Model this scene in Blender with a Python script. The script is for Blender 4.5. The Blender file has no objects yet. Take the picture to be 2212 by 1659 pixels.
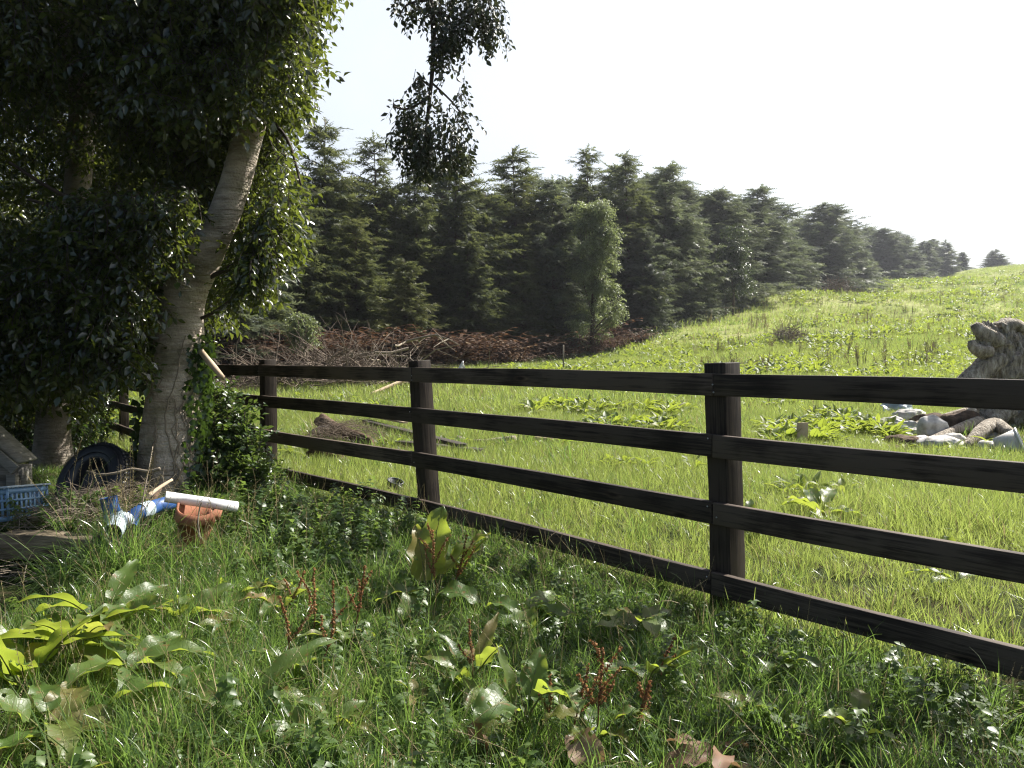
import bpy, math, random
import numpy as np
from mathutils import Vector, Matrix, Euler

# ------------------------------------------------------------------ camera, sky, sun, exposure
SC = bpy.context.scene
COL = SC.collection
R = math.radians
PITCH = R(1.97)
cam_d = bpy.data.cameras.new('camera')
cam_d.lens = 28.125; cam_d.sensor_width = 36; cam_d.clip_start = 0.05; cam_d.clip_end = 6000
cam = bpy.data.objects.new('camera', cam_d); COL.objects.link(cam)
cam.location = (0, 0, 0); cam.rotation_euler = (R(90) - PITCH, 0, 0)
SC.camera = cam

SUN_AZ, SUN_EL = R(52), R(44)          # azimuth measured from the view direction (+y) towards +x
world = bpy.data.worlds.new('World'); SC.world = world; world.use_nodes = True
wn = world.node_tree.nodes; wl = world.node_tree.links
bg = wn['Background']; sky = wn.new('ShaderNodeTexSky')
sky.sky_type = 'NISHITA'; sky.sun_disc = False
sky.sun_elevation = SUN_EL; sky.sun_rotation = SUN_AZ
sky.air_density = 1.0; sky.dust_density = 4.0; sky.ozone_density = 1.0; sky.altitude = 50
# a bright thin veil of high haze low in the sky, thinning out towards the zenith
tcw = wn.new('ShaderNodeTexCoord'); sxw = wn.new('ShaderNodeSeparateXYZ'); wl.new(tcw.outputs['Generated'], sxw.inputs[0])
mrw = wn.new('ShaderNodeMapRange'); mrw.interpolation_type = 'SMOOTHSTEP'; mrw.inputs[1].default_value = .42; mrw.inputs[2].default_value = .72; mrw.inputs[3].default_value = 1; mrw.inputs[4].default_value = 0
wl.new(sxw.outputs[2], mrw.inputs[0])
nzw = wn.new('ShaderNodeTexNoise'); nzw.inputs['Scale'].default_value = 2.2; nzw.inputs['Detail'].default_value = 5; wl.new(tcw.outputs['Generated'], nzw.inputs['Vector'])
m1w = wn.new('ShaderNodeMapRange'); m1w.inputs[1].default_value = .3; m1w.inputs[2].default_value = .7; m1w.inputs[3].default_value = .55; m1w.inputs[4].default_value = .85; wl.new(nzw.outputs['Fac'], m1w.inputs[0])
m2w = wn.new('ShaderNodeMath'); m2w.operation = 'MULTIPLY'; wl.new(mrw.outputs[0], m2w.inputs[0]); wl.new(m1w.outputs[0], m2w.inputs[1])
sunw = wn.new('ShaderNodeMapRange'); sunw.interpolation_type = 'SMOOTHSTEP'; sunw.inputs[1].default_value = -.45; sunw.inputs[2].default_value = .75; sunw.inputs[3].default_value = .0; sunw.inputs[4].default_value = 1
dtw = wn.new('ShaderNodeVectorMath'); dtw.operation = 'DOT_PRODUCT'; dtw.inputs[1].default_value = (math.sin(SUN_AZ), math.cos(SUN_AZ), 0); wl.new(tcw.outputs['Generated'], dtw.inputs[0]); wl.new(dtw.outputs['Value'], sunw.inputs[0])
m3w = wn.new('ShaderNodeMath'); m3w.operation = 'MULTIPLY'; wl.new(m2w.outputs[0], m3w.inputs[0]); wl.new(sunw.outputs[0], m3w.inputs[1]); m2w = m3w
mxw = wn.new('ShaderNodeMix'); mxw.data_type = 'RGBA'; mxw.inputs[7].default_value = (8.2, 8.7, 9.2, 1)
wl.new(m2w.outputs[0], mxw.inputs[0]); wl.new(sky.outputs[0], mxw.inputs[6])
wl.new(mxw.outputs[2], bg.inputs[0]); bg.inputs[1].default_value = 0.065

sd = Vector((math.sin(SUN_AZ) * math.cos(SUN_EL), math.cos(SUN_AZ) * math.cos(SUN_EL), math.sin(SUN_EL)))
sun_d = bpy.data.lights.new('sun', 'SUN'); sun_d.energy = 5.0; sun_d.angle = R(0.5); sun_d.color = (1, .955, .88)
sun = bpy.data.objects.new('sun', sun_d); COL.objects.link(sun)
sun.rotation_euler = sd.to_track_quat('Z', 'Y').to_euler(); sun.location = sd * 30
SC.view_settings.view_transform = 'Standard'; SC.view_settings.look = 'None'
SC.view_settings.exposure = 1.15; SC.view_settings.gamma = 1
SC.render.engine = 'CYCLES'
SC.cycles.use_denoising = True; SC.cycles.denoising_prefilter = 'NONE'; SC.cycles.sample_clamp_direct = 12; SC.cycles.pixel_filter_type = 'BLACKMAN_HARRIS'; SC.cycles.filter_width = 1.2
SC.cycles.sample_clamp_indirect = 6; SC.cycles.max_bounces = 6; SC.cycles.diffuse_bounces = 3; SC.cycles.glossy_bounces = 2
SC.cycles.transmission_bounces = 4; SC.cycles.transparent_max_bounces = 4
SC.cycles.caustics_reflective = False; SC.cycles.caustics_refractive = False

rnd = random.Random(11)
npr = np.random.default_rng(11)

def P(px, py, d):
    """the point at distance d (along +y) that the photograph (2212 px wide) shows at px, py"""
    rx = (px - 1106) / 1728.; ry = (829.5 - py) / 1728.
    c, s = math.cos(PITCH), math.sin(PITCH)
    y = c + ry * s; z = -s + ry * c
    return Vector((rx * d / y, d, z * d / y))
def PX(px, d):
    return (px - 1106) / 1728. * d

# ------------------------------------------------------------------ mesh helpers
def tag(o, label=None, cat=None, group=None, kind=None):
    if label: o['label'] = label
    if cat: o['category'] = cat
    if group: o['group'] = group
    if kind: o['kind'] = kind
    return o
def thing(name, label, cat, loc=(0, 0, 0), group=None):
    o = bpy.data.objects.new(name, None); COL.objects.link(o); o.location = loc
    o.empty_display_size = .1
    return tag(o, label, cat, group)
def arrays_mesh(name, V, loops, sizes, mats, mi=None, var=None, smooth=False):
    me = bpy.data.meshes.new(name)
    V = np.asarray(V, np.float32); loops = np.asarray(loops, np.int32); sizes = np.asarray(sizes, np.int32)
    me.vertices.add(len(V)); me.vertices.foreach_set('co', V.ravel())
    me.loops.add(len(loops)); me.loops.foreach_set('vertex_index', loops)
    me.polygons.add(len(sizes))
    st = np.zeros(len(sizes), np.int32); st[1:] = np.cumsum(sizes)[:-1]
    me.polygons.foreach_set('loop_start', st)
    for m in mats: me.materials.append(m)
    if mi is not None: me.polygons.foreach_set('material_index', np.asarray(mi, np.int32))
    if smooth is not False:
        me.polygons.foreach_set('use_smooth', np.full(len(sizes), True) if smooth is True else np.asarray(smooth, bool))
    me.update(calc_edges=True)
    if var is not None:
        a = me.attributes.new('var', 'FLOAT', 'POINT'); a.data.foreach_set('value', np.asarray(var, np.float32))
    return me
def link(name, me, parent=None, loc=None):
    o = bpy.data.objects.new(name, me); COL.objects.link(o)
    if parent is not None:
        o.parent = parent; o.location = -Vector(parent.location) if loc is None else loc
    elif loc is not None: o.location = loc
    return o

class MB:
    def __init__(s): s.v = []; s.f = []; s.m = []; s.va = []
    def add(s, vs, fs, m=0, var=.5):
        b = len(s.v); s.v += [tuple(v) for v in vs]; s.va += [var] * len(vs)
        s.f += [tuple(i + b for i in f) for f in fs]; s.m += [m] * len(fs); return s
    def box(s, c, size, rot=None, m=0, var=.5, jit=0):
        M = rot if rot is not None else Matrix.Identity(3)
        vs = []
        for k in range(8):
            p = Vector(((k & 1) - .5, ((k >> 1) & 1) - .5, (k >> 2) - .5))
            p = Vector((p.x * size[0], p.y * size[1], p.z * size[2]))
            if jit: p += Vector((rnd.uniform(-jit, jit), rnd.uniform(-jit, jit), rnd.uniform(-jit, jit)))
            vs.append(M @ p + Vector(c))
        return s.add(vs, [(0, 2, 3, 1), (4, 5, 7, 6), (0, 1, 5, 4), (2, 6, 7, 3), (0, 4, 6, 2), (1, 3, 7, 5)], m, var)
    def beam(s, a, b, w, h, m=0, up=Vector((0, 0, 1)), var=.5):
        """a bar from a to b: w across, h along up"""
        a = Vector(a); b = Vector(b); t = (b - a).normalized(); n = t.cross(up).normalized(); u = n.cross(t).normalized()
        return s.box((a + b) / 2, ((b - a).length, w, h), Matrix((t, n, u)).transposed(), m, var)
    def tube(s, path, rad, n=8, m=0, caps=True, var=.5, rough=0, open_r=None, seed=0):
        path = [Vector(p) for p in path]
        if not hasattr(rad, '__len__'): rad = [rad] * len(path)
        rings = []; t0 = (path[1] - path[0]).normalized()
        u = t0.orthogonal().normalized()
        rr = random.Random(seed); ph = [rr.uniform(0, 6.28) for _ in range(4)]
        for i, p in enumerate(path):
            t = (path[min(i + 1, len(path) - 1)] - path[max(i - 1, 0)]).normalized()
            u = (u - t * u.dot(t)).normalized(); w = t.cross(u)
            ring = []
            for k in range(n):
                a = 2 * math.pi * k / n
                r = rad[i] * (1 + rough * (.5 * math.sin(2 * a + ph[0] + i * .35) + .4 * math.sin(3 * a + ph[1] - i * .5) + .3 * math.sin(5 * a + ph[2] + i * .8)))
                ring.append(p + (u * math.cos(a) + w * math.sin(a)) * r)
            rings.append(ring)
        vs = [v for r in rings for v in r]; fs = []
        for i in range(len(path) - 1):
            for k in range(n):
                k2 = (k + 1) % n
                fs.append((i * n + k, i * n + k2, (i + 1) * n + k2, (i + 1) * n + k))
        if caps:
            fs.append(tuple(range(n - 1, -1, -1))); fs.append(tuple((len(path) - 1) * n + k for k in range(n)))
        return s.add(vs, fs, m, var)
    def lathe(s, prof, n=32, M=None, m=0, var=.5, closed=False):
        """profile of (r, z) turned round z, then placed by the 4x4 matrix M"""
        M = M or Matrix.Identity(4); vs = []; L = len(prof)
        for k in range(n):
            a = 2 * math.pi * k / n
            vs += [M @ Vector((r * math.cos(a), r * math.sin(a), z)) for r, z in prof]
        fs = []
        for k in range(n):
            k2 = (k + 1) % n
            for i in range(L if closed else L - 1):
                j = (i + 1) % L
                fs.append((k * L + i, k2 * L + i, k2 * L + j, k * L + j))
        return s.add(vs, fs, m, var)
    def arr(s):
        loops = np.array([i for f in s.f for i in f], np.int32); sizes = np.array([len(f) for f in s.f], np.int32)
        return dict(v=np.array(s.v, float), l=loops, s=sizes, m=np.array(s.m, np.int32), va=np.array(s.va, float))
    def mesh(s, name, mats, smooth=False):
        a = s.arr()
        if not isinstance(mats, (list, tuple)): mats = [mats]
        return arrays_mesh(name, a['v'], a['l'], a['s'], mats, a['m'], a['va'], smooth)
    def build(s, name, mats, parent=None, smooth=False, bevel=0):
        o = link(name, s.mesh(name, mats, smooth), parent)
        if bevel:
            b = o.modifiers.new('bevel', 'BEVEL'); b.width = bevel; b.segments = 2; b.limit_method = 'ANGLE'
        return o

def multi(parts, mats, name, smooth=False):
    """parts: (template, M (N,3,3), P (N,3), var (N) or None) merged into one mesh"""
    Vs = []; Ls = []; Ss = []; Ms = []; Va = []; base = 0
    for T, M, Pn, va in parts:
        N = len(Pn)
        if N == 0: continue
        k = len(T['v'])
        V = np.einsum('nij,kj->nki', M, T['v']) + Pn[:, None, :]
        Vs.append(V.reshape(-1, 3))
        Ls.append((T['l'][None, :] + (np.arange(N) * k)[:, None] + base).ravel())
        Ss.append(np.tile(T['s'], N)); Ms.append(np.tile(T['m'], N))
        v = np.tile(T['va'], N) if va is None else np.clip(np.tile(T['va'] - .5, N) + np.repeat(va, k), 0, 1)
        Va.append(v); base += N * k
    return arrays_mesh(name, np.concatenate(Vs), np.concatenate(Ls), np.concatenate(Ss), mats, np.concatenate(Ms), np.concatenate(Va), smooth)
def eul(rx, ry, rz, sc=1.0):
    """stack of rotation matrices Rz @ Ry @ Rx, scaled"""
    rx, ry, rz = np.broadcast_arrays(np.asarray(rx, float), np.asarray(ry, float), np.asarray(rz, float))
    cx, sx, cy, sy, cz, sz = np.cos(rx), np.sin(rx), np.cos(ry), np.sin(ry), np.cos(rz), np.sin(rz)
    M = np.empty(rx.shape + (3, 3))
    M[..., 0, 0] = cz * cy; M[..., 0, 1] = cz * sy * sx - sz * cx; M[..., 0, 2] = cz * sy * cx + sz * sx
    M[..., 1, 0] = sz * cy; M[..., 1, 1] = sz * sy * sx + cz * cx; M[..., 1, 2] = sz * sy * cx - cz * sx
    M[..., 2, 0] = -sy; M[..., 2, 1] = cy * sx; M[..., 2, 2] = cy * cx
    return M * np.asarray(sc, float).reshape(-1, 1, 1) if np.ndim(sc) else M * sc
def frame(D, roll=None, droop_up=(0, 0, 1)):
    """stack of frames whose +y is D and whose +z is as near up as can be, rolled about y"""
    D = D / np.linalg.norm(D, axis=1, keepdims=True)
    up = np.broadcast_to(np.array(droop_up, float), D.shape)
    X = np.cross(D, up); nx = np.linalg.norm(X, axis=1, keepdims=True); X = np.where(nx < 1e-3, np.array([[1., 0, 0]]), X / np.maximum(nx, 1e-6))
    Z = np.cross(X, D)
    if roll is not None:
        c = np.cos(roll)[:, None]; s = np.sin(roll)[:, None]
        X, Z = X * c + Z * s, Z * c - X * s
    return np.stack([X, D, Z], axis=2)
def nz3(p, f, seed=0):
    """cheap smooth noise, about -1..1"""
    g = np.random.default_rng(seed); o = np.zeros(len(p))
    for k in range(6):
        w = g.normal(size=3) * f * (1 + .35 * k); o += np.sin(p @ w + g.uniform(0, 6.28)) / (1 + .3 * k)
    return o / 2.6
def in_poly(x, y, poly):
    ins = np.zeros(len(x), bool); n = len(poly)
    for i in range(n):
        x1, y1 = poly[i]; x2, y2 = poly[(i + 1) % n]
        c = ((y1 > y) != (y2 > y)) & (x < (x2 - x1) * (y - y1) / (y2 - y1 + 1e-9) + x1)
        ins ^= c
    return ins

def scatter(name, templates, pts, rot, scl, kind='stuff'):
    """one object that carries copies of the template meshes on its points"""
    N = len(pts)
    me = bpy.data.meshes.new(name); me.vertices.add(N); me.vertices.foreach_set('co', np.asarray(pts, np.float32).ravel())
    a = me.attributes.new('rot', 'FLOAT_VECTOR', 'POINT'); a.data.foreach_set('vector', np.asarray(rot, np.float32).ravel())
    a = me.attributes.new('scl', 'FLOAT', 'POINT'); a.data.foreach_set('value', np.asarray(scl, np.float32))
    a = me.attributes.new('idx', 'INT', 'POINT'); a.data.foreach_set('value', npr.integers(0, len(templates), N).astype(np.int32))
    o = link(name, me); o['kind'] = kind
    t = bpy.data.node_groups.new(name, 'GeometryNodeTree')
    t.interface.new_socket('Geometry', in_out='INPUT', socket_type='NodeSocketGeometry')
    t.interface.new_socket('Geometry', in_out='OUTPUT', socket_type='NodeSocketGeometry')
    n = t.nodes; L = t.links
    gi = n.new('NodeGroupInput'); go = n.new('NodeGroupOutput'); iop = n.new('GeometryNodeInstanceOnPoints')
    jn = n.new('GeometryNodeJoinGeometry')
    for k, m in enumerate(templates):
        src = bpy.data.objects.new(name + '_source', m)
        oi = n.new('GeometryNodeObjectInfo'); oi.inputs['Object'].default_value = src; oi.inputs['As Instance'].default_value = False
        g2 = n.new('GeometryNodeGeometryToInstance'); L.new(oi.outputs['Geometry'], g2.inputs[0]); L.new(g2.outputs[0], jn.inputs[0])
    def attr(nm, ty, sock):
        x = n.new('GeometryNodeInputNamedAttribute'); x.data_type = ty; x.inputs['Name'].default_value = nm
        L.new([q for q in x.outputs if q.enabled and q.name == 'Attribute'][0], sock)
    L.new(gi.outputs[0], iop.inputs['Points']); L.new(jn.outputs[0], iop.inputs['Instance'])
    iop.inputs['Pick Instance'].default_value = True
    attr('idx', 'INT', iop.inputs['Instance Index'])
    er = n.new('FunctionNodeEulerToRotation'); attr('rot', 'FLOAT_VECTOR', er.inputs[0]); L.new(er.outputs[0], iop.inputs['Rotation'])
    attr('scl', 'FLOAT', iop.inputs['Scale']); L.new(iop.outputs[0], go.inputs[0])
    md = o.modifiers.new('scatter', 'NODES'); md.node_group = t
    return o

# ------------------------------------------------------------------ materials
def new_mat(name):
    m = bpy.data.materials.new(name); m.use_nodes = True
    return m, m.node_tree.nodes, m.node_tree.links, m.node_tree.nodes['Principled BSDF']
def ramp(n, stops):
    r = n.new('ShaderNodeValToRGB'); e = r.color_ramp.elements
    while len(e) > 1: e.remove(e[-1])
    e[0].position = stops[0][0]; e[0].color = (*stops[0][1], 1)
    for p, c in stops[1:]:
        x = e.new(p); x.color = (*c, 1)
    return r
def leaf_mat(name, cols, trans, tfac=.4, rough=.4, spec=.5, patch=.35, patch_scale=1.2, veins=False):
    """cols: ramp colours over a per-leaf random value; trans: colour of light coming through"""
    m, n, L, b = new_mat(name)
    at = n.new('ShaderNodeAttribute'); at.attribute_name = 'var'
    oi = n.new('ShaderNodeObjectInfo'); geo = n.new('ShaderNodeNewGeometry')
    nt = n.new('ShaderNodeTexNoise'); nt.inputs['Scale'].default_value = patch_scale; nt.inputs['Detail'].default_value = 3
    L.new(geo.outputs['Position'], nt.inputs['Vector'])
    a1 = n.new('ShaderNodeMath'); a1.operation = 'MULTIPLY_ADD'; L.new(oi.outputs['Random'], a1.inputs[0]); a1.inputs[1].default_value = .45; L.new(at.outputs['Fac'], a1.inputs[2])
    a2 = n.new('ShaderNodeMath'); a2.operation = 'MULTIPLY_ADD'; L.new(nt.outputs['Fac'], a2.inputs[0]); a2.inputs[1].default_value = patch * 2; L.new(a1.outputs[0], a2.inputs[2])
    a3 = n.new('ShaderNodeMath'); a3.operation = 'SUBTRACT'; L.new(a2.outputs[0], a3.inputs[0]); a3.inputs[1].default_value = patch + .225
    cr = ramp(n, [(i / (len(cols) - 1), c) for i, c in enumerate(cols)]); L.new(a3.outputs[0], cr.inputs[0])
    L.new(cr.outputs[0], b.inputs['Base Color']); b.inputs['Roughness'].default_value = rough
    b.inputs['Specular IOR Level'].default_value = spec
    if veins:
        nv = n.new('ShaderNodeTexVoronoi'); nv.feature = 'DISTANCE_TO_EDGE'; nv.inputs['Scale'].default_value = 55; L.new(geo.outputs['Position'], nv.inputs['Vector'])
        mrv = n.new('ShaderNodeMapRange'); mrv.inputs[2].default_value = .12; L.new(nv.outputs['Distance'], mrv.inputs[0])
        bp = n.new('ShaderNodeBump'); bp.inputs['Strength'].default_value = .25; bp.inputs['Distance'].default_value = .002; L.new(mrv.outputs[0], bp.inputs['Height']); L.new(bp.outputs[0], b.inputs['Normal'])
        ns = n.new('ShaderNodeTexNoise'); ns.inputs['Scale'].default_value = 38; ns.inputs['Detail'].default_value = 4; L.new(geo.outputs['Position'], ns.inputs['Vector'])
        cs = ramp(n, [(.60, (0, 0, 0)), (.70, (1, 1, 1))]); L.new(ns.outputs['Fac'], cs.inputs[0])
        ms = n.new('ShaderNodeMix'); ms.data_type = 'RGBA'; L.new(cs.outputs[0], ms.inputs[0]); L.new(cr.outputs[0], ms.inputs[6]); ms.inputs[7].default_value = (.2, .11, .04, 1)
        L.new(ms.outputs[2], b.inputs['Base Color']); cr = type('o', (), {'outputs': [ms.outputs[2]]})
    tr = n.new('ShaderNodeBsdfTranslucent'); mx = n.new('ShaderNodeMixShader'); mx.inputs[0].default_value = tfac
    mc = n.new('ShaderNodeMix'); mc.data_type = 'RGBA'; mc.blend_type = 'MULTIPLY'; mc.inputs[0].default_value = .0
    tc = n.new('ShaderNodeMix'); tc.data_type = 'RGBA'; tc.inputs[0].default_value = .65; tc.inputs[7].default_value = (*trans, 1)
    L.new(cr.outputs[0], tc.inputs[6]); L.new(tc.outputs[2], tr.inputs[0])
    L.new(b.outputs[0], mx.inputs[1]); L.new(tr.outputs[0], mx.inputs[2]); L.new(mx.outputs[0], n['Material Output'].inputs[0])
    return m
def solid_mat(name, c1, c2, rough=.7, scale=8, stretch=(1, 1, 1), bump=.3, spec=.3, detail=6, c3=None, dist=.01, bump_scale=None, metal=0):
    m, n, L, b = new_mat(name)
    tc = n.new('ShaderNodeTexCoord'); mp = n.new('ShaderNodeMapping'); mp.inputs['Scale'].default_value = stretch
    nt = n.new('ShaderNodeTexNoise'); nt.inputs['Scale'].default_value = scale; nt.inputs['Detail'].default_value = detail; nt.inputs['Roughness'].default_value = .65
    L.new(tc.outputs['Object'], mp.inputs[0]); L.new(mp.outputs[0], nt.inputs['Vector'])
    st = [(.3, c1), (.7, c2)] if c3 is None else [(.3, c1), (.55, c2), (.72, c3)]
    cr = ramp(n, st); L.new(nt.outputs['Fac'], cr.inputs[0]); L.new(cr.outputs[0], b.inputs['Base Color'])
    b.inputs['Roughness'].default_value = rough; b.inputs['Specular IOR Level'].default_value = spec; b.inputs['Metallic'].default_value = metal
    if bump:
        nb = n.new('ShaderNodeTexNoise'); nb.inputs['Scale'].default_value = bump_scale or scale * 3; nb.inputs['Detail'].default_value = 5
        L.new(mp.outputs[0], nb.inputs['Vector'])
        bp = n.new('ShaderNodeBump'); bp.inputs['Strength'].default_value = bump; bp.inputs['Distance'].default_value = dist
        L.new(nb.outputs['Fac'], bp.inputs['Height']); L.new(bp.outputs[0], b.inputs['Normal'])
    return m

M_grass = leaf_mat('grass_blade', [(.020, .048, .012), (.046, .098, .022), (.085, .148, .036), (.19, .21, .07)], (.34, .54, .10), .43, .25, .85, .55, 1.3)
M_field = leaf_mat('field_grass_blade', [(.04, .075, .018), (.095, .14, .03), (.17, .215, .055), (.33, .34, .13)], (.50, .62, .13), .45, .36, .55, .55, .5)
M_dry = leaf_mat('dry_grass', [(.16, .12, .06), (.30, .24, .12), (.42, .35, .2)], (.5, .42, .2), .25, .6, .3)
M_dock = leaf_mat('dock_leaf', [(.04, .085, .018), (.08, .14, .03), (.12, .17, .04), (.22, .15, .06)], (.52, .63, .065), .48, .42, .6, .3, 5, True)
M_dockf = leaf_mat('field_dock_leaf', [(.05, .09, .016), (.09, .145, .025), (.14, .18, .035), (.24, .24, .08)], (.46, .56, .06), .46, .5, .4, .2, 1)
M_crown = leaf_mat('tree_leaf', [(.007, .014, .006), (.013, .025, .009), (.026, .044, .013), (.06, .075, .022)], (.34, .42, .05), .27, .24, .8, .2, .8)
M_hang = leaf_mat('backlit_hanging_leaf', [(.012, .018, .012), (.02, .03, .017), (.035, .045, .02)], (.10, .12, .04), .14, .4, .5, .2, .8)  # same tree's leaves, backlit silhouette put in as dull colour and low translucency
M_ivy = leaf_mat('ivy_leaf', [(.012, .03, .008), (.025, .05, .012), (.045, .075, .015)], (.15, .26, .03), .22, .28, .7, .2, 2)
M_shrub = leaf_mat('shrub_leaf', [(.018, .042, .012), (.035, .07, .018), (.07, .11, .028)], (.26, .38, .06), .32, .36, .6, .2, 2)
M_spruce = leaf_mat('spruce_needles', [(.022, .036, .019), (.046, .070, .030), (.085, .108, .042), (.16, .155, .06)], (.25, .28, .09), .36, .55, .35, .45, .35)
M_spruce_hazy = leaf_mat('spruce_needles_hazy', [(.032, .050, .038), (.060, .084, .056), (.10, .124, .074), (.16, .17, .09)], (.24, .28, .13), .36, .55, .35, .4, .3)  # distance haze put into the colour: paler, bluer needles
M_clover = leaf_mat('clover_leaf', [(.03, .06, .015), (.05, .09, .02), (.08, .12, .03)], (.2, .3, .06), .25, .65, .3, .2, 2)
M_nettle = leaf_mat('nettle_leaf', [(.03, .065, .015), (.06, .11, .025), (.11, .16, .04)], (.32, .46, .08), .38, .42, .5, .35, 3)
M_weed = leaf_mat('dry_weed', [(.12, .09, .05), (.2, .16, .09), (.28, .24, .14)], (.3, .26, .12), .2, .7, .2, .3, 1)
M_silver = leaf_mat('pale_leaf', [(.07, .10, .045), (.13, .165, .075), (.23, .26, .13)], (.40, .48, .16), .38, .4, .5, .3, .6)
M_bracken = leaf_mat('bracken', [(.035, .018, .012), (.075, .042, .027), (.13, .082, .05), (.25, .19, .11)], (.24, .12, .06), .28, .7, .2, .4, .5)
M_bramble = leaf_mat('bramble_leaf', [(.02, .035, .012), (.04, .06, .02), (.07, .09, .03)], (.15, .22, .05), .2, .33, .6, .2, 1)
M_seed = leaf_mat('dock_seed', [(.12, .06, .03), (.26, .13, .055), (.40, .22, .10)], (.45, .22, .08), .35, .7, .2, .1, 5)
M_dead = leaf_mat('dead_leaf', [(.12, .07, .04), (.22, .13, .08), (.32, .24, .16)], (.35, .2, .08), .3, .6, .3, .2, 4)
M_twig = solid_mat('twig', (.14, .11, .08), (.32, .27, .2), .8, 12)
M_brush = solid_mat('brush_twig', (.08, .055, .04), (.24, .19, .14), .8, 6)
M_twig_dark = solid_mat('dark_twig', (.03, .022, .016), (.08, .06, .045), .8, 12)
M_stem = solid_mat('green_stem', (.08, .11, .03), (.18, .16, .06), .6, 10)
M_stem_red = solid_mat('red_stem', (.10, .035, .02), (.17, .07, .03), .6, 10)
M_sbark = solid_mat('spruce_bark', (.05, .035, .028), (.11, .08, .06), .9, 4, (1, 1, .3), .5)
M_blackpl = solid_mat('black_rubber', (.012, .014, .018), (.03, .033, .038), .38, 6, (1, 1, 1), .15, .5)
M_blue = solid_mat('blue_plastic', (.02, .06, .19), (.03, .10, .30), .5, 7, (1, 1, 1), .08, .5)
M_bluegrey = solid_mat('pale_blue_plastic', (.30, .36, .40), (.38, .45, .50), .5, 6, (1, 1, 1), .08, .5, c3=(.44, .50, .54))
M_crate = solid_mat('crate_plastic', (.08, .17, .30), (.20, .33, .46), .45, 4, (1, 1, 1), .06, .5)
M_white = solid_mat('white_plastic', (.72, .72, .72), (.84, .84, .83), .4, 3, (1, 1, 1), .05, .5)
M_dirtywhite = solid_mat('dirty_white', (.4, .38, .34), (.75, .74, .7), .6, 5, (1, 1, 1), .1, .4)
M_terra = solid_mat('terracotta', (.18, .08, .045), (.38, .16, .095), .85, 7, (1, 1, 1), .2, .2)
M_stone = solid_mat('stone', (.26, .24, .21), (.62, .6, .56), .85, 5, (1, 1, 1), .6, .3, c3=(.35, .33, .26))
M_driftw = solid_mat('weathered_wood', (.09, .075, .06), (.40, .35, .28), .9, 7, (2.5, 2.5, .8), 1., .2, c3=(.66, .62, .55), dist=.06, bump_scale=16)
M_timber = solid_mat('old_timber', (.06, .045, .03), (.26, .21, .14), .85, 5, (1, 6, 6), .6, .25)
M_plank_dark = solid_mat('dark_plank', (.02, .016, .013), (.07, .055, .045), .75, 5, (1, 8, 8), .5, .3)
M_greywood = solid_mat('grey_shed_wood', (.14, .13, .11), (.33, .32, .28), .8, 4, (1.5, 1, 14), .5, .25)
M_cutwood = solid_mat('cut_wood', (.42, .3, .19), (.62, .5, .36), .8, 6, (1, 1, 1), .3, .3)
M_rust = solid_mat('rotten_wood', (.04, .026, .018), (.15, .10, .065), .9, 9, (1, 1, 1), .8, .2, dist=.02)
M_nail = solid_mat('nail_metal', (.5, .5, .5), (.7, .7, .7), .35, 5, (1, 1, 1), 0, .5, metal=.8)

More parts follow.
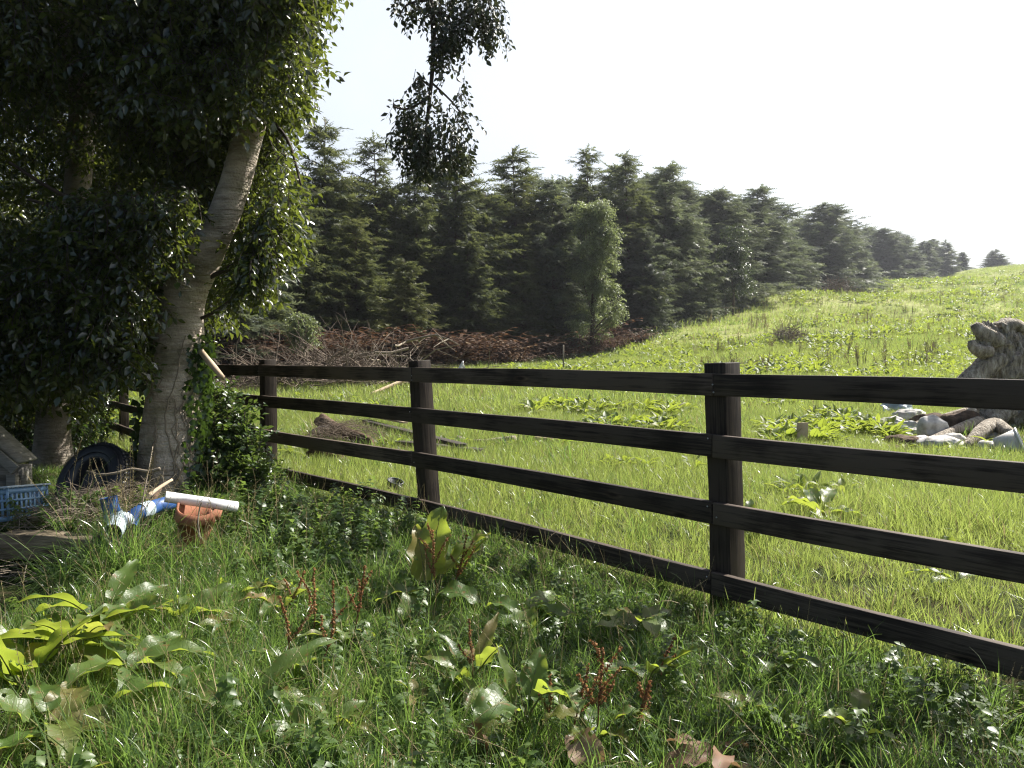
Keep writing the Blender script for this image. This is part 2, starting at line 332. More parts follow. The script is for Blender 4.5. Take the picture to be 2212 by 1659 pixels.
def fence_mat():
    m, n, L, b = new_mat('dark_stained_timber')
    tc = n.new('ShaderNodeTexCoord'); mp = n.new('ShaderNodeMapping'); mp.inputs['Scale'].default_value = (1.2, 30, 30)
    L.new(tc.outputs['UV'], mp.inputs[0])
    nt = n.new('ShaderNodeTexNoise'); nt.inputs['Scale'].default_value = 2.2; nt.inputs['Detail'].default_value = 8; nt.inputs['Roughness'].default_value = .7
    L.new(mp.outputs[0], nt.inputs['Vector'])
    n2 = n.new('ShaderNodeTexNoise'); n2.inputs['Scale'].default_value = 2.5; n2.inputs['Detail'].default_value = 4
    mp2 = n.new('ShaderNodeMapping'); mp2.inputs['Scale'].default_value = (1, 1.2, 1.2); L.new(tc.outputs['UV'], mp2.inputs[0]); L.new(mp2.outputs[0], n2.inputs['Vector'])
    mu = n.new('ShaderNodeMath'); mu.operation = 'MULTIPLY_ADD'; L.new(n2.outputs['Fac'], mu.inputs[0]); mu.inputs[1].default_value = .8
    L.new(nt.outputs['Fac'], mu.inputs[2])
    cr = ramp(n, [(.56, (.009, .0065, .0055)), (.80, (.036, .0255, .020)), (.95, (.10, .076, .058))])
    L.new(mu.outputs[0], cr.inputs[0])
    oi = n.new('ShaderNodeObjectInfo'); mo = n.new('ShaderNodeMapRange'); mo.inputs[3].default_value = .5; mo.inputs[4].default_value = 1.25; L.new(oi.outputs['Random'], mo.inputs[0])
    mpk = n.new('ShaderNodeMapping'); mpk.inputs['Scale'].default_value = (2.2, 9, 9); L.new(tc.outputs['UV'], mpk.inputs[0])
    vk = n.new('ShaderNodeTexVoronoi'); vk.inputs['Scale'].default_value = 1.; vk.inputs['Randomness'].default_value = 1; L.new(mpk.outputs[0], vk.inputs['Vector'])
    kr = ramp(n, [(.05, (.35, .3, .28)), (.13, (1.6, 1.5, 1.4)), (.2, (1, 1, 1))]); L.new(vk.outputs['Distance'], kr.inputs[0])
    m1 = n.new('ShaderNodeMix'); m1.data_type = 'RGBA'; m1.blend_type = 'MULTIPLY'; m1.inputs[0].default_value = 1; L.new(cr.outputs[0], m1.inputs[6]); L.new(kr.outputs[0], m1.inputs[7])
    vm = n.new('ShaderNodeVectorMath'); vm.operation = 'SCALE'; L.new(m1.outputs[2], vm.inputs[0]); L.new(mo.outputs[0], vm.inputs['Scale']); L.new(vm.outputs[0], b.inputs['Base Color'])
    b.inputs['Roughness'].default_value = .7; b.inputs['Specular IOR Level'].default_value = .22
    bp = n.new('ShaderNodeBump'); bp.inputs['Strength'].default_value = .55; bp.inputs['Distance'].default_value = .004
    L.new(nt.outputs['Fac'], bp.inputs['Height']); L.new(bp.outputs[0], b.inputs['Normal'])
    return m
M_fence = fence_mat()

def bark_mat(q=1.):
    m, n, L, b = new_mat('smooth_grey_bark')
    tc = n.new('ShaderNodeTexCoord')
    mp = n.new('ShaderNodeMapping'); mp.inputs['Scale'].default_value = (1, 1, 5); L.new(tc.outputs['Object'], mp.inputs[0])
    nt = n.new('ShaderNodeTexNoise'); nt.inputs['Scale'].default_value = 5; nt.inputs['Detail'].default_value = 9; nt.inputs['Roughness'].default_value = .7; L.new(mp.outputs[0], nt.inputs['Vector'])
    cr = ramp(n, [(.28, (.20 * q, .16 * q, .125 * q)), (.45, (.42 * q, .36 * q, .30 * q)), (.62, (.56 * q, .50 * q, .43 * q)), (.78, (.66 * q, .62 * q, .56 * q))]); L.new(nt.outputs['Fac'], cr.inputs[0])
    n2 = n.new('ShaderNodeTexNoise'); n2.inputs['Scale'].default_value = 4.5; n2.inputs['Detail'].default_value = 8; L.new(tc.outputs['Object'], n2.inputs['Vector'])
    c2 = ramp(n, [(.44, (1.15, 1.12, 1.08)), (.56, (.85, .83, .74)), (.64, (.5, .52, .38))]); L.new(n2.outputs['Fac'], c2.inputs[0])
    mx = n.new('ShaderNodeMix'); mx.data_type = 'RGBA'; mx.blend_type = 'MULTIPLY'; mx.inputs[0].default_value = .8
    L.new(cr.outputs[0], mx.inputs[6]); L.new(c2.outputs[0], mx.inputs[7]); L.new(mx.outputs[2], b.inputs['Base Color'])
    b.inputs['Roughness'].default_value = .85; b.inputs['Specular IOR Level'].default_value = .25
    # shallow cracks running round the trunk and a fine vertical grain
    m3 = n.new('ShaderNodeMapping'); m3.inputs['Scale'].default_value = (3, 3, 26); L.new(tc.outputs['Object'], m3.inputs[0])
    n3 = n.new('ShaderNodeTexNoise'); n3.inputs['Scale'].default_value = 1.6; n3.inputs['Detail'].default_value = 8; n3.inputs['Distortion'].default_value = .6; L.new(m3.outputs[0], n3.inputs['Vector'])
    n4 = n.new('ShaderNodeTexNoise'); n4.inputs['Scale'].default_value = 55; n4.inputs['Detail'].default_value = 4; L.new(tc.outputs['Object'], n4.inputs['Vector'])
    ad = n.new('ShaderNodeMath'); ad.operation = 'MULTIPLY_ADD'; L.new(n4.outputs['Fac'], ad.inputs[0]); ad.inputs[1].default_value = .5; L.new(n3.outputs['Fac'], ad.inputs[2])
    bp = n.new('ShaderNodeBump'); bp.inputs['Strength'].default_value = 1; bp.inputs['Distance'].default_value = .035
    L.new(ad.outputs[0], bp.inputs['Height']); L.new(bp.outputs[0], b.inputs['Normal'])
    return m
M_bark = bark_mat(); M_bark_shaded = bark_mat(.55)  # second copy is the same bark with leaf shade put into its colour

def ground_mat():
    m, n, L, b = new_mat('meadow_ground')
    geo = n.new('ShaderNodeNewGeometry')
    n1 = n.new('ShaderNodeTexNoise'); n1.inputs['Scale'].default_value = .18; n1.inputs['Detail'].default_value = 8; n1.inputs['Roughness'].default_value = .65; L.new(geo.outputs['Position'], n1.inputs['Vector'])
    n2 = n.new('ShaderNodeTexNoise'); n2.inputs['Scale'].default_value = 2.6; n2.inputs['Detail'].default_value = 9; n2.inputs['Roughness'].default_value = .75; L.new(geo.outputs['Position'], n2.inputs['Vector'])
    mu = n.new('ShaderNodeMath'); mu.operation = 'MULTIPLY_ADD'; L.new(n2.outputs['Fac'], mu.inputs[0]); mu.inputs[1].default_value = .9
    L.new(n1.outputs['Fac'], mu.inputs[2])
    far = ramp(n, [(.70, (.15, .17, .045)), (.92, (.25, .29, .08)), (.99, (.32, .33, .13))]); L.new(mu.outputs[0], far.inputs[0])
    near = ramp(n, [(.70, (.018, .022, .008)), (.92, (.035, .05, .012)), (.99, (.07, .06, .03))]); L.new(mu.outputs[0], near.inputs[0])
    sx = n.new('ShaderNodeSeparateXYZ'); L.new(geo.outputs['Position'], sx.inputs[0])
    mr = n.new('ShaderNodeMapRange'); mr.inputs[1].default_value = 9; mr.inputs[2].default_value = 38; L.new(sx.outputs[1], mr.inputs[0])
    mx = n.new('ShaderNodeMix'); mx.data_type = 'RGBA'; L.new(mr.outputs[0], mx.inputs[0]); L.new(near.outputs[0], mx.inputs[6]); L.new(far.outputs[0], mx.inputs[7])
    L.new(mx.outputs[2], b.inputs['Base Color']); b.inputs['Roughness'].default_value = .95; b.inputs['Specular IOR Level'].default_value = .1
    bp = n.new('ShaderNodeBump'); bp.inputs['Strength'].default_value = .9; bp.inputs['Distance'].default_value = .15
    L.new(n2.outputs['Fac'], bp.inputs['Height']); L.new(bp.outputs[0], b.inputs['Normal'])
    return m
M_ground = ground_mat()

# ------------------------------------------------------------------ terrain
def cp(px, py, d):
    v = P(px, py, d); return (v.x, v.y, v.z)
CPS = [(-6, -4, -1.33), (0, -4, -1.33), (8, -4, -1.33), (-4, 2, -1.33), (0, 2, -1.33), (4, 2, -1.33), (-2, 4.5, -1.3), (1, 4, -1.28), (3.5, 4, -1.27),
       (-8, 5, -1.35), (-8, 10, -1.4), (-1, 6.2, -1.3), (-2.4, 8, -1.3), (-6, 13, -1.42), (2, 7, -1.27), (6, 7, -1.28), (-14, 12, -1.4), (12, 3, -1.3),
       (-3, 14, -1.25), (1, 13, -1.22), (5, 12, -1.25), (-20, 20, -1.4), (-10, 22, -1.15),
       cp(2212, 850, 17), cp(2212, 770, 30), cp(2212, 705, 50), cp(2212, 640, 90), cp(2212, 583, 150), cp(2500, 590, 120), cp(2500, 770, 28), cp(2600, 583, 160),
       cp(1570, 890, 17), cp(1570, 800, 33), cp(1570, 745, 47), cp(1570, 690, 63), cp(1600, 660, 84),
       cp(1900, 850, 19), cp(1900, 770, 34), cp(1900, 690, 66), cp(1900, 650, 95), cp(2050, 610, 140),
       cp(1250, 900, 14.5), cp(1250, 800, 31), cp(1250, 765, 48), cp(900, 850, 21), cp(900, 798, 38), cp(700, 800, 36), cp(300, 815, 32), cp(0, 820, 30),
       cp(1355, 722, 57), cp(1430, 702, 62), cp(1550, 672, 74), cp(1770, 632, 112), cp(1900, 611, 150), cp(2035, 594, 190), cp(2140, 583, 200),
       (160, 240, 17), (100, 260, 12), (20, 90, -.5), (-10, 60, -2), (60, 170, 3), (-40, 40, -2), (-50, 80, -3), (0, 130, -3), (210, 150, 17), (230, 230, 15)]
A = np.array(CPS); AX = A[:, :2] / 50.
def _U(r2): return .5 * r2 * np.log(r2 + 1e-9)
_K = _U(((AX[:, None] - AX[None]) ** 2).sum(2)); _n = len(A); _Pm = np.c_[np.ones(_n), AX]
_S = np.zeros((_n + 3, _n + 3)); _S[:_n, :_n] = _K + np.eye(_n) * .0008; _S[:_n, _n:] = _Pm; _S[_n:, :_n] = _Pm.T
_W = np.linalg.solve(_S, np.r_[A[:, 2], 0, 0, 0])
TREE = P(372, 1066, 6.3)
def smooth(a, b, x):
    t = np.clip((x - a) / (b - a), 0, 1); return t * t * (3 - 2 * t)
def gz(x, y):
    x = np.atleast_1d(np.asarray(x, float)); y = np.atleast_1d(np.asarray(y, float)); out = np.empty(len(x))
    for i in range(0, len(x), 20000):
        q = np.c_[np.clip(x[i:i + 20000], -60, 260), np.clip(y[i:i + 20000], -10, 270)] / 50.
        r2 = ((q[:, None] - AX[None]) ** 2).sum(2)
        out[i:i + 20000] = _U(r2) @ _W[:_n] + _W[_n] + q @ _W[_n + 1:]
    # falls away to a flat plain outside the surveyed field
    dx = np.maximum(np.maximum(-60 - x, x - 260), 0); dy = np.maximum(np.maximum(-10 - y, y - 270), 0)
    w = smooth(0, 160, np.hypot(dx, dy)); out = out * (1 - w) - 4 * w
    # bank that the tree and the clutter stand on, cut straight along its timber edge
    front = smooth(4.88, 4.93, y) * (x < -2.62) + (x >= -2.62) * smooth(4.75, 5.7, y - .35 * np.clip(x + 2.62, 0, 9))
    side = 1 - smooth(-2.5, -1.55, x); back = 1 - smooth(7.2, 9.5, y)
    bank = .25 * front * side * back
    out = out + bank + .02 * np.sin(x * 3.1 + y * 1.7) * np.exp(-(np.hypot(x, y) / 14) ** 2)
    return out
def g1(x, y): return float(gz([x], [y])[0])

def Gd(px, py):
    """distance at which the ground shows at px, py of the photograph"""
    d = np.concatenate([np.arange(2, 20, .05), np.arange(20, 200, .5)]); q = np.array([tuple(P(px, py, a)) for a in d])
    return float(d[np.argmax(q[:, 2] < gz(q[:, 0], q[:, 1]))])
def axis_pts(segs):
    o = []
    for a, b, st in segs: o += list(np.arange(a, b, st))
    return np.array(o + [segs[-1][1]])
gx = axis_pts([(-3000, -300, 450), (-300, -60, 40), (-60, -10, 2.5), (-10, 8, .15), (8, 40, 1), (40, 260, 4), (260, 500, 40), (500, 3100, 400)])
gy = axis_pts([(-3000, -300, 450), (-300, -10, 40), (-10, 1.5, 1), (1.5, 14, .15), (14, 60, 1), (60, 270, 4), (270, 500, 40), (500, 3100, 400)])
X, Y = np.meshgrid(gx, gy); Z = gz(X.ravel(), Y.ravel()); nx_, ny_ = len(gx), len(gy)
ii = (np.arange(ny_ - 1)[:, None] * nx_ + np.arange(nx_ - 1)[None]).ravel()
lp = np.stack([ii, ii + 1, ii + nx_ + 1, ii + nx_], 1).ravel()
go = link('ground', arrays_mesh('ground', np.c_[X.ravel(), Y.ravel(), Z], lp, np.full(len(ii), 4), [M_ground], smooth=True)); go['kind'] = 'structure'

# ------------------------------------------------------------------ fence
ST = {'n2': (PX(192, 14.6), 14.6), 'n1': (PX(254, 12.6), 12.6), 'h': (PX(338, 10.3), 10.3), 'p1': (PX(562, 7.9), 7.9), 'p2': (PX(894, 6.05), 6.05), 'p3': (PX(1545, 3.96), 3.96), 'p4': (2.72, 1.87)}
order = ['n2', 'n1', 'h', 'p1', 'p2', 'p3', 'p4']
far_end = Vector((ST['n2'][0] - 1.6, ST['n2'][1] + 1.2, 0))
fence = thing('post_and_rail_fence', 'long dark stained wooden fence with four rails across the grass', 'fence', (ST['p3'][0], ST['p3'][1], -1.28))
RT = [-.083, -.385, -.722, -1.068]   # top edge of each rail
def uvbox(o):
    """box UV so that the grain runs along the longest axis of the piece"""
    me = o.data; uv = me.uv_layers.new(name='UVMap'); off = rnd.uniform(0, 50)
    ax = o['_axes']; L = [Vector(a) for a in ax]
    for p in me.polygons:
        n = p.normal; k = max(range(3), key=lambda q: abs(n.dot(L[q])))
        for li in p.loop_indices:
            co = me.vertices[me.loops[li].vertex_index].co
            c = [co.dot(a) for a in L]
            uv.data[li].uv = (c[0] + off, (c[1] if k == 2 else c[2]) + off * .3) if k != 0 else (c[1] * .08 + off, c[2] + off * .3)
    del o['_axes']
def timber(name, a, b, w, h, mat, parent, up=Vector((0, 0, 1)), segs=10, wob=.0025, bevel=.004):
    a = Vector(a); b = Vector(b); t = (b - a).normalized(); n = t.cross(up).normalized(); u = n.cross(t).normalized()
    mb = MB(); vs = []; ph = rnd.uniform(0, 9)
    for i in range(segs + 1):
        f = i / segs; c = a.lerp(b, f) + n * wob * math.sin(f * 7 + ph) + u * wob * .8 * math.sin(f * 5 + ph * 2)
        e = 1 + .02 * math.sin(f * 11 + ph)
        for sx, sz in ((-1, -1), (1, -1), (1, 1), (-1, 1)):
            vs.append(c + n * sx * w / 2 * e + u * sz * h / 2 * e)
    fs = []
    for i in range(segs):
        for k in range(4):
            k2 = (k + 1) % 4; fs.append((i * 4 + k, i * 4 + k2, i * 4 + 4 + k2, i * 4 + 4 + k))
    fs += [(3, 2, 1, 0), tuple(segs * 4 + k for k in range(4))]
    mb.add(vs, fs)
    o = mb.build(name, mat, parent, bevel=bevel); o['_axes'] = [tuple(t), tuple(n), tuple(u)]; uvbox(o)
    return o
posv = {k: Vector((ST[k][0], ST[k][1], 0)) for k in order}
def tangent(k):
    i = order.index(k); a = posv[order[max(i - 1, 0)]]; b = posv[order[min(i + 1, len(order) - 1)]]
    return (b - a).normalized()
lean = {'p3': .012, 'p2': .028, 'p1': .002}
for k in order:
    t = tangent(k); n = Vector((-t.y, t.x, 0)) if (-t.y * 1) < 0 else Vector((t.y, -t.x, 0))
    n = Vector((t.y, -t.x, 0)); 
    if n.y > 0: n = -n                                      # towards the camera
    c = posv[k] - n * (.06 + .02)
    l = lean.get(k, rnd.uniform(-.01, .01)); z0 = g1(posv[k].x, posv[k].y) - .35
    po = timber('post', (c.x + l * 3, c.y, z0), (c.x - l, c.y, -.083 + .052), .125, .125, M_fence, fence, up=n, segs=8, wob=.003)
    if k in ('p2', 'p3', 'p1'):
        for q, rt in enumerate(RT):
            for (du, dz) in ((-.025, -.03), (.03, -.075)) if q else ((.0, -.055), (.006, -.09)):
                mb = MB(); cc = posv[k] + n * .0225 + t * du + Vector((0, 0, rt + dz + rnd.uniform(-.008, .008)))
                rot = Vector((0, 0, 1)).rotation_difference(n).to_matrix().to_4x4()
                mb.lathe([(0, .0015), (.003, .0015), (.0042, 0), (.0042, -.004)], 10, Matrix.Translation(cc) @ rot)
                link('nail', mb.mesh('nail', M_nail), po, (0, 0, 0))
rail_off = 0.0
for i in range(len(order)):
    for q, rt in enumerate(RT):
        if i == 0: a, b = far_end, posv['n2']
        else: a, b = posv[order[i - 1]], posv[order[i]]
        t = (b - a).normalized()
        dz1, dz2 = rnd.uniform(-.004, .004), rnd.uniform(-.004, .004)
        if q == 0 and order[i] in ('p1', 'h'): dz1 += -.004
        timber('rail', a + t * .003 + Vector((0, 0, rt - .055 + dz1)), b - t * .003 + Vector((0, 0, rt - .055 + dz2)), .04, .11, M_fence, fence, segs=14, wob=.004)

# ------------------------------------------------------------------ leaves and sprigs
def leaf_arr(l=1., w=.5, fold=.25, curl=.15, wide=.45, m=0, tooth=0):
    mb = MB()
    mb.add([(0, 0, 0), (-w / 2, l * wide, fold * w / 2), (-w * .32, l * (wide + .3), fold * w * .3 - curl * .4 * l), (0, l, -curl * l),
            (w * .32, l * (wide + .3), fold * w * .3 - curl * .4 * l), (w / 2, l * wide, fold * w / 2), (0, l * .55, -curl * .12 * l)],
           [(0, 6, 2, 1), (6, 3, 2), (0, 5, 4, 6), (6, 4, 3)], m)
    return mb
def sprig(seed, n=9, L=.28, ls=.065, droop=.9, w=.55, up=0):
    r = random.Random(seed); mb = MB(); pts = []; p = Vector((0, 0, 0)); d = Vector((r.uniform(-.3, .3), 1, .1 + up)).normalized()
    for i in range(5):
        pts.append(p.copy()); d = (d + Vector((r.uniform(-.12, .12), r.uniform(-.1, .1), -droop * .28))).normalized(); p = p + d * L / 4
    mb.tube(pts, [.0028, .0024, .002, .0016, .001], 3, m=1, caps=False)
    for k in range(n):
        f = (k + .6) / n * 4; i = min(int(f), 3); q = pts[i].lerp(pts[i + 1], f - i)
        s = 1 if k % 2 else -1
        dr = Vector((s * r.uniform(.4, 1.1), r.uniform(.1, .8), r.uniform(-1.1, -.05) * droop + up * .5)).normalized()
        sz = ls * r.uniform(.75, 1.25)
        lf = leaf_arr(sz, sz * w * r.uniform(.85, 1.15), r.uniform(.1, .5), r.uniform(0, .35)).arr()
        M = frame(np.array([[dr.x, dr.y, dr.z]]), np.array([r.uniform(-.9, .9)]))[0]
        V = lf['v'] @ M.T + np.array(q + dr * .012)
        b = len(mb.v); mb.v += [tuple(v) for v in V]; va = r.uniform(.15, .85); mb.va += [va] * len(V)
        o = 0
        for s_ in lf['s']: mb.f.append(tuple(int(x) + b for x in lf['l'][o:o + s_])); mb.m.append(0); o += s_
    return mb.arr()

# ------------------------------------------------------------------ the big leaning tree
def trunk_path(spec):
    pts = [P(px, py, d) for px, py, w, d in spec]; rad = [w / 2. / 1728 * d for px, py, w, d in spec]
    # Catmull-Rom refine
    op, orr = [], []
    for i in range(len(pts) - 1):
        p0, p1, p2, p3 = pts[max(i - 1, 0)], pts[i], pts[i + 1], pts[min(i + 2, len(pts) - 1)]
        for k in range(5):
            t = k / 5.
            op.append(.5 * ((2 * p1) + (p2 - p0) * t + (2 * p0 - 5 * p1 + 4 * p2 - p3) * t * t + (3 * p1 - p0 - 3 * p2 + p3) * t ** 3)); orr.append(rad[i] * (1 - t) + rad[i + 1] * t)
    return op + [pts[-1]], orr + [rad[-1]]
tree = thing('leaning_tree', 'big leafy tree with smooth pale leaning trunk and ivy, rising in front of the fence', 'tree', TREE)
tb = MB()
main_spec = [(368, 1100, 176, 6.3), (370, 1060, 146, 6.3), (370, 1000, 134, 6.3), (370, 930, 124, 6.3), (376, 850, 116, 6.32), (384, 780, 106, 6.34), (388, 720, 98, 6.36), (392, 660, 96, 6.4), (412, 600, 92, 6.4),
             (445, 540, 76, 6.42), (478, 480, 68, 6.45), (502, 415, 64, 6.45), (522, 345, 61, 6.45), (540, 280, 60, 6.45), (553, 215, 58, 6.5), (572, 130, 54, 6.6), (600, 30, 50, 6.7), (640, -100, 44, 6.8), (700, -300, 34, 6.8)]
pth, rd = trunk_path(main_spec)
tb.tube(pth, rd, 26, rough=.05, seed=2)
tr_o = tb.build('trunk', M_bark, tree, smooth=True)
tb = MB()
l2, r2_ = trunk_path([(380, 690, 70, 6.46), (350, 610, 62, 6.7), (325, 545, 54, 7.1), (310, 500, 40, 7.6), (300, 450, 24, 8.1)])
tb.tube(l2, r2_, 16, rough=.06, seed=5); tb.build('limb', M_bark, tree, smooth=True)
tb = MB()
l3, r3 = trunk_path([(600, 20, 30, 6.7), (690, -120, 24, 6.4), (820, -170, 17, 6.1), (905, -110, 12, 5.9), (928, -20, 8, 5.9)])
tb.tube(l3, r3, 10, rough=.05, seed=6)
tb.build('top_limb', M_bark, tree, smooth=True)
for (a, b, c, d) in [((430, 610), (520, 560), (560, 480), 12), ((400, 700), (470, 670), (545, 600), 9), ((340, 560), (210, 480), (60, 430), 16), ((300, 430), (160, 430), (20, 350), 14), ((325, 620), (240, 640), (195, 590), 6),
                     ((560, 190), (640, 110), (680, 40), 12), ((560, 240), (620, 300), (650, 400), 10), ((480, 590), (560, 575), (640, 560), 6)]:
    tb = MB(); q, w_ = trunk_path([(a[0], a[1], d, 6.4), (b[0], b[1], d * .75, 6.3), (c[0], c[1], d * .4, 6.1)]); tb.tube(q, w_, 7); tb.build('branch', M_twig_dark, tree, smooth=True)
# broken pale branch stub
tb = MB(); q, w_ = trunk_path([(434, 758, 13, 6.25), (455, 785, 14, 6.18), (481, 815, 10, 6.1)]); tb.tube(q, w_, 9, m=0, rough=.08)
tb.build('broken_branch', M_cutwood, tree, smooth=True)

sprigs = [sprig(s, 10, .26, .058, .95, .5) for s in (1, 2, 3, 4, 5)]
sprig_s = [sprig(s, 8, .20, .05, .5, .6, .3) for s in (11, 12, 13)]
trp = np.array([(a, b) for a, b, c, d in main_spec]); trw = np.array([c for a, b, c, d in main_spec])
def crown_points(poly, n, d0, d1, seed, hole=-.25, avoid=True, fr=1.3):
    poly = [(a - (42 if 470 < a < 800 and avoid else 0), b) for a, b in poly]
    g = np.random.default_rng(seed)
    xs = np.array([p[0] for p in poly]); ys = np.array([p[1] for p in poly]); out = []
    tot = 0
    while tot < n:
        x = g.uniform(xs.min(), xs.max(), n); y = g.uniform(ys.min(), ys.max(), n); d = g.uniform(d0, d1, n)
        ok = in_poly(x, y, poly)
        x, y, d = x[ok], y[ok], d[ok]
        p = np.array([tuple(P(a, b, c)) for a, b, c in zip(x, y, d)])
        ok = nz3(p, fr, seed + 7) > hole
        if avoid:
            # keep the view of the bare trunk free
            seg = np.full(len(x), 1e9)
            for i in range(len(trp) - 1):
                a, b = trp[i], trp[i + 1]; ab = b - a
                t = np.clip(((x - a[0]) * ab[0] + (y - a[1]) * ab[1]) / (ab @ ab), 0, 1)
                dd = np.hypot(x - a[0] - t * ab[0], y - a[1] - t * ab[1]) - trw[i] * .5
                seg = np.minimum(seg, dd)
            ok &= ~((seg < 46) & (d < 6.6) & (y > 215))
            ok &= ~((np.abs(x - np.interp(y, [-60, 80, 200, 300], [112, 150, 178, 172])) < 40) & (y < 250) & (d < 8.5))
        out.append(p[ok]); tot += ok.sum()
    return np.concatenate(out)[:n]
def foliage(name, pts, temps, mats, parent, seed, center=None, size=(.8, 1.3), down=.5, droop_bias=0):
    g = np.random.default_rng(seed); N = len(pts); parts = []
    D = g.normal(size=(N, 3)); D[:, 2] = D[:, 2] * .5 - down
    if center is not None:
        o = pts - np.array(center); o /= np.linalg.norm(o, axis=1, keepdims=True) + 1e-6; D += o * .9
    S = g.uniform(*size, N)
    M = frame(D, g.uniform(-.5, .5, N)) * S[:, None, None]
    clump = np.clip(.5 + .25 * nz3(pts, 2.2, seed + 3) + g.uniform(-.15, .15, N), 0, 1)
    k = g.integers(0, len(temps), N)
    for i, T in enumerate(temps):
        s = k == i; parts.append((T, M[s], pts[s], clump[s]))
    return link(name, multi(parts, mats, name), parent)
POLY = [(-60, -120), (735, -120), (712, 0), (690, 90), (700, 190), (645, 250), (650, 330), (668, 420), (640, 490), (600, 580), (545, 630), (495, 695), (455, 700), (446, 660), (420, 640), (330, 700), (325, 790), (310, 800),
        (215, 790), (150, 800), (60, 820), (-60, 820)]
p_in = crown_points(POLY, 15000, 5.5, 8.6, 3)
p_edge = crown_points([(560, -120), (742, -120), (716, 0), (700, 110), (705, 190), (652, 250), (660, 330), (680, 425), (645, 530), (612, 600), (545, 640), (478, 700), (455, 670), (500, 560), (560, 420), (600, 300)], 2100, 5.7, 7.2, 9, hole=.0, fr=2.2)
p_front = crown_points([(120, 420), (480, 400), (400, 560), (330, 620), (335, 740), (316, 810), (285, 800), (215, 760), (150, 700)], 1200, 5.55, 6.25, 33, hole=-.8)
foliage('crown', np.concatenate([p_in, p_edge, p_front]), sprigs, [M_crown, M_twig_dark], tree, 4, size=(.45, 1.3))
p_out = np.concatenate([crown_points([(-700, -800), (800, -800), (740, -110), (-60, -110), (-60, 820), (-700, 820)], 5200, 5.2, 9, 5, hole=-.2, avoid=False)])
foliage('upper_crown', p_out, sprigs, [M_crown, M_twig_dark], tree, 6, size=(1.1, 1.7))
# branch that hangs down into the open sky
hb = MB()
q, w_ = trunk_path([(926, -30, 14, 5.9), (936, 60, 12, 5.88), (934, 150, 10, 5.86), (925, 240, 8, 5.86), (915, 330, 4, 5.86)]); hb.tube(q, w_, 6)
for a, b, c in [((930, 20), (985, 40), (1060, 60)), ((934, 180), (985, 230), (1020, 290)), ((930, 210), (880, 235), (850, 230)), ((925, 0), (880, 10), (860, 40)), ((934, 190), (905, 170), (895, 180)), ((1000, 40), (1030, 30), (1075, 50))]:
    q, w_ = trunk_path([(*a, 7, 5.87), (*b, 5, 5.86), (*c, 3, 5.8)]); hb.tube(q, w_, 4)
hbo = hb.build('hanging_branch', M_twig_dark, tree, smooth=True)
polys = [([(855, 235), (900, 262), (940, 270), (1010, 290), (1040, 300), (1010, 350), (990, 345), (960, 330), (930, 350), (880, 345), (860, 300), (850, 262)], 115),
         ([(890, 190), (925, 195), (960, 210), (1000, 240), (1010, 290), (940, 300), (870, 260), (862, 240)], 50), ([(835, 205), (900, 225), (900, 250), (845, 225)], 12), ([(895, 140), (920, 150), (925, 200), (900, 190)], 12),
         ([(850, -40), (905, -30), (905, 30), (870, 35)], 18), ([(905, -60), (1080, -60), (1085, 10), (1080, 30), (1000, 60), (920, 20)], 120), ([(940, 30), (1000, 40), (985, 100), (970, 130), (938, 130)], 45), ([(1040, 20), (1085, 40), (1080, 70), (1055, 80), (1040, 60)], 22),
         ([(985, 150), (1015, 170), (1015, 200), (980, 215)], 6)]
hp = np.concatenate([crown_points(pl, n, 5.72, 6.05, 40 + i, hole=-2, avoid=False) for i, (pl, n) in enumerate(polys)])
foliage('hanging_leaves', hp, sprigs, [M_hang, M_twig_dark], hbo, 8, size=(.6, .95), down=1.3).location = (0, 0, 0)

# ivy climbing the trunk: stems on the right flank, leaves round them
iv = MB(); ipts = []
g = random.Random(5)
def on_trunk(py, side, off=.01):
    """point on the trunk surface at image height py; side -1..1 across its front"""
    i = min(range(len(main_spec)), key=lambda k: abs(main_spec[k][1] - py))
    js = sorted(main_spec, key=lambda s_: -s_[1])
    for a, b in zip(js, js[1:]):
        if a[1] >= py >= b[1]:
            f = (a[1] - py) / (a[1] - b[1]); px = a[0] + (b[0] - a[0]) * f; w = (a[2] + (b[2] - a[2]) * f); d = a[3] + (b[3] - a[3]) * f
            r = w / 2 / 1728 * d; an = side * math.pi / 2
            c = P(px, py, d); return c + Vector((math.sin(an) * (r + off), -math.cos(an) * (r + off), 0)), Vector((math.sin(an), -math.cos(an), 0))
    return on_trunk(js[-1][1] if py < js[-1][1] else js[0][1] - 1, side, off)
for st in range(15):
    s0 = g.uniform(.3, 1.15) if st > 2 else g.uniform(-.1, .3); y0 = 1075; y1 = g.uniform(700, 1000) if st > 2 else g.uniform(800, 900); pts = []; s_ = s0
    for k in range(22):
        f = k / 21; py = y0 + (y1 - y0) * f; s_ += g.uniform(-.1, .1) * (1 - .3 * f); s_ = max(-.4, min(1.2, s_))
        pts.append(on_trunk(py, s_, .006)[0])
    iv.tube(pts, [.009 * (1 - .65 * k / 21) * g.uniform(.9, 1.1) for k in range(22)], 6, caps=False)
ivo = iv.build('ivy_stems', M_twig, tree, smooth=True)
ip = []; idr = []
for k in range(1000):
    py = g.choice([g.uniform(720, 1060), g.uniform(860, 1060), g.uniform(740, 840)]); sd_ = min(1.35, g.gauss(.92, .28)) if g.random() < .72 else g.gauss(-.95, .25)
    if -.55 < sd_ < .42: continue
    if sd_ < 0 and py > 1000 and g.random() < .7: continue
    p, nn = on_trunk(py, sd_, g.uniform(.01, .06)); ip.append(tuple(p)); idr.append(tuple(nn))
ip = np.array(ip); idr = np.array(idr); N = len(ip)
D = idr * .5 + np.array([[0, 0, -1]]) + npr.normal(size=(N, 3)) * .4
lt = leaf_arr(.05, .05, .2, .2, .35).arr()
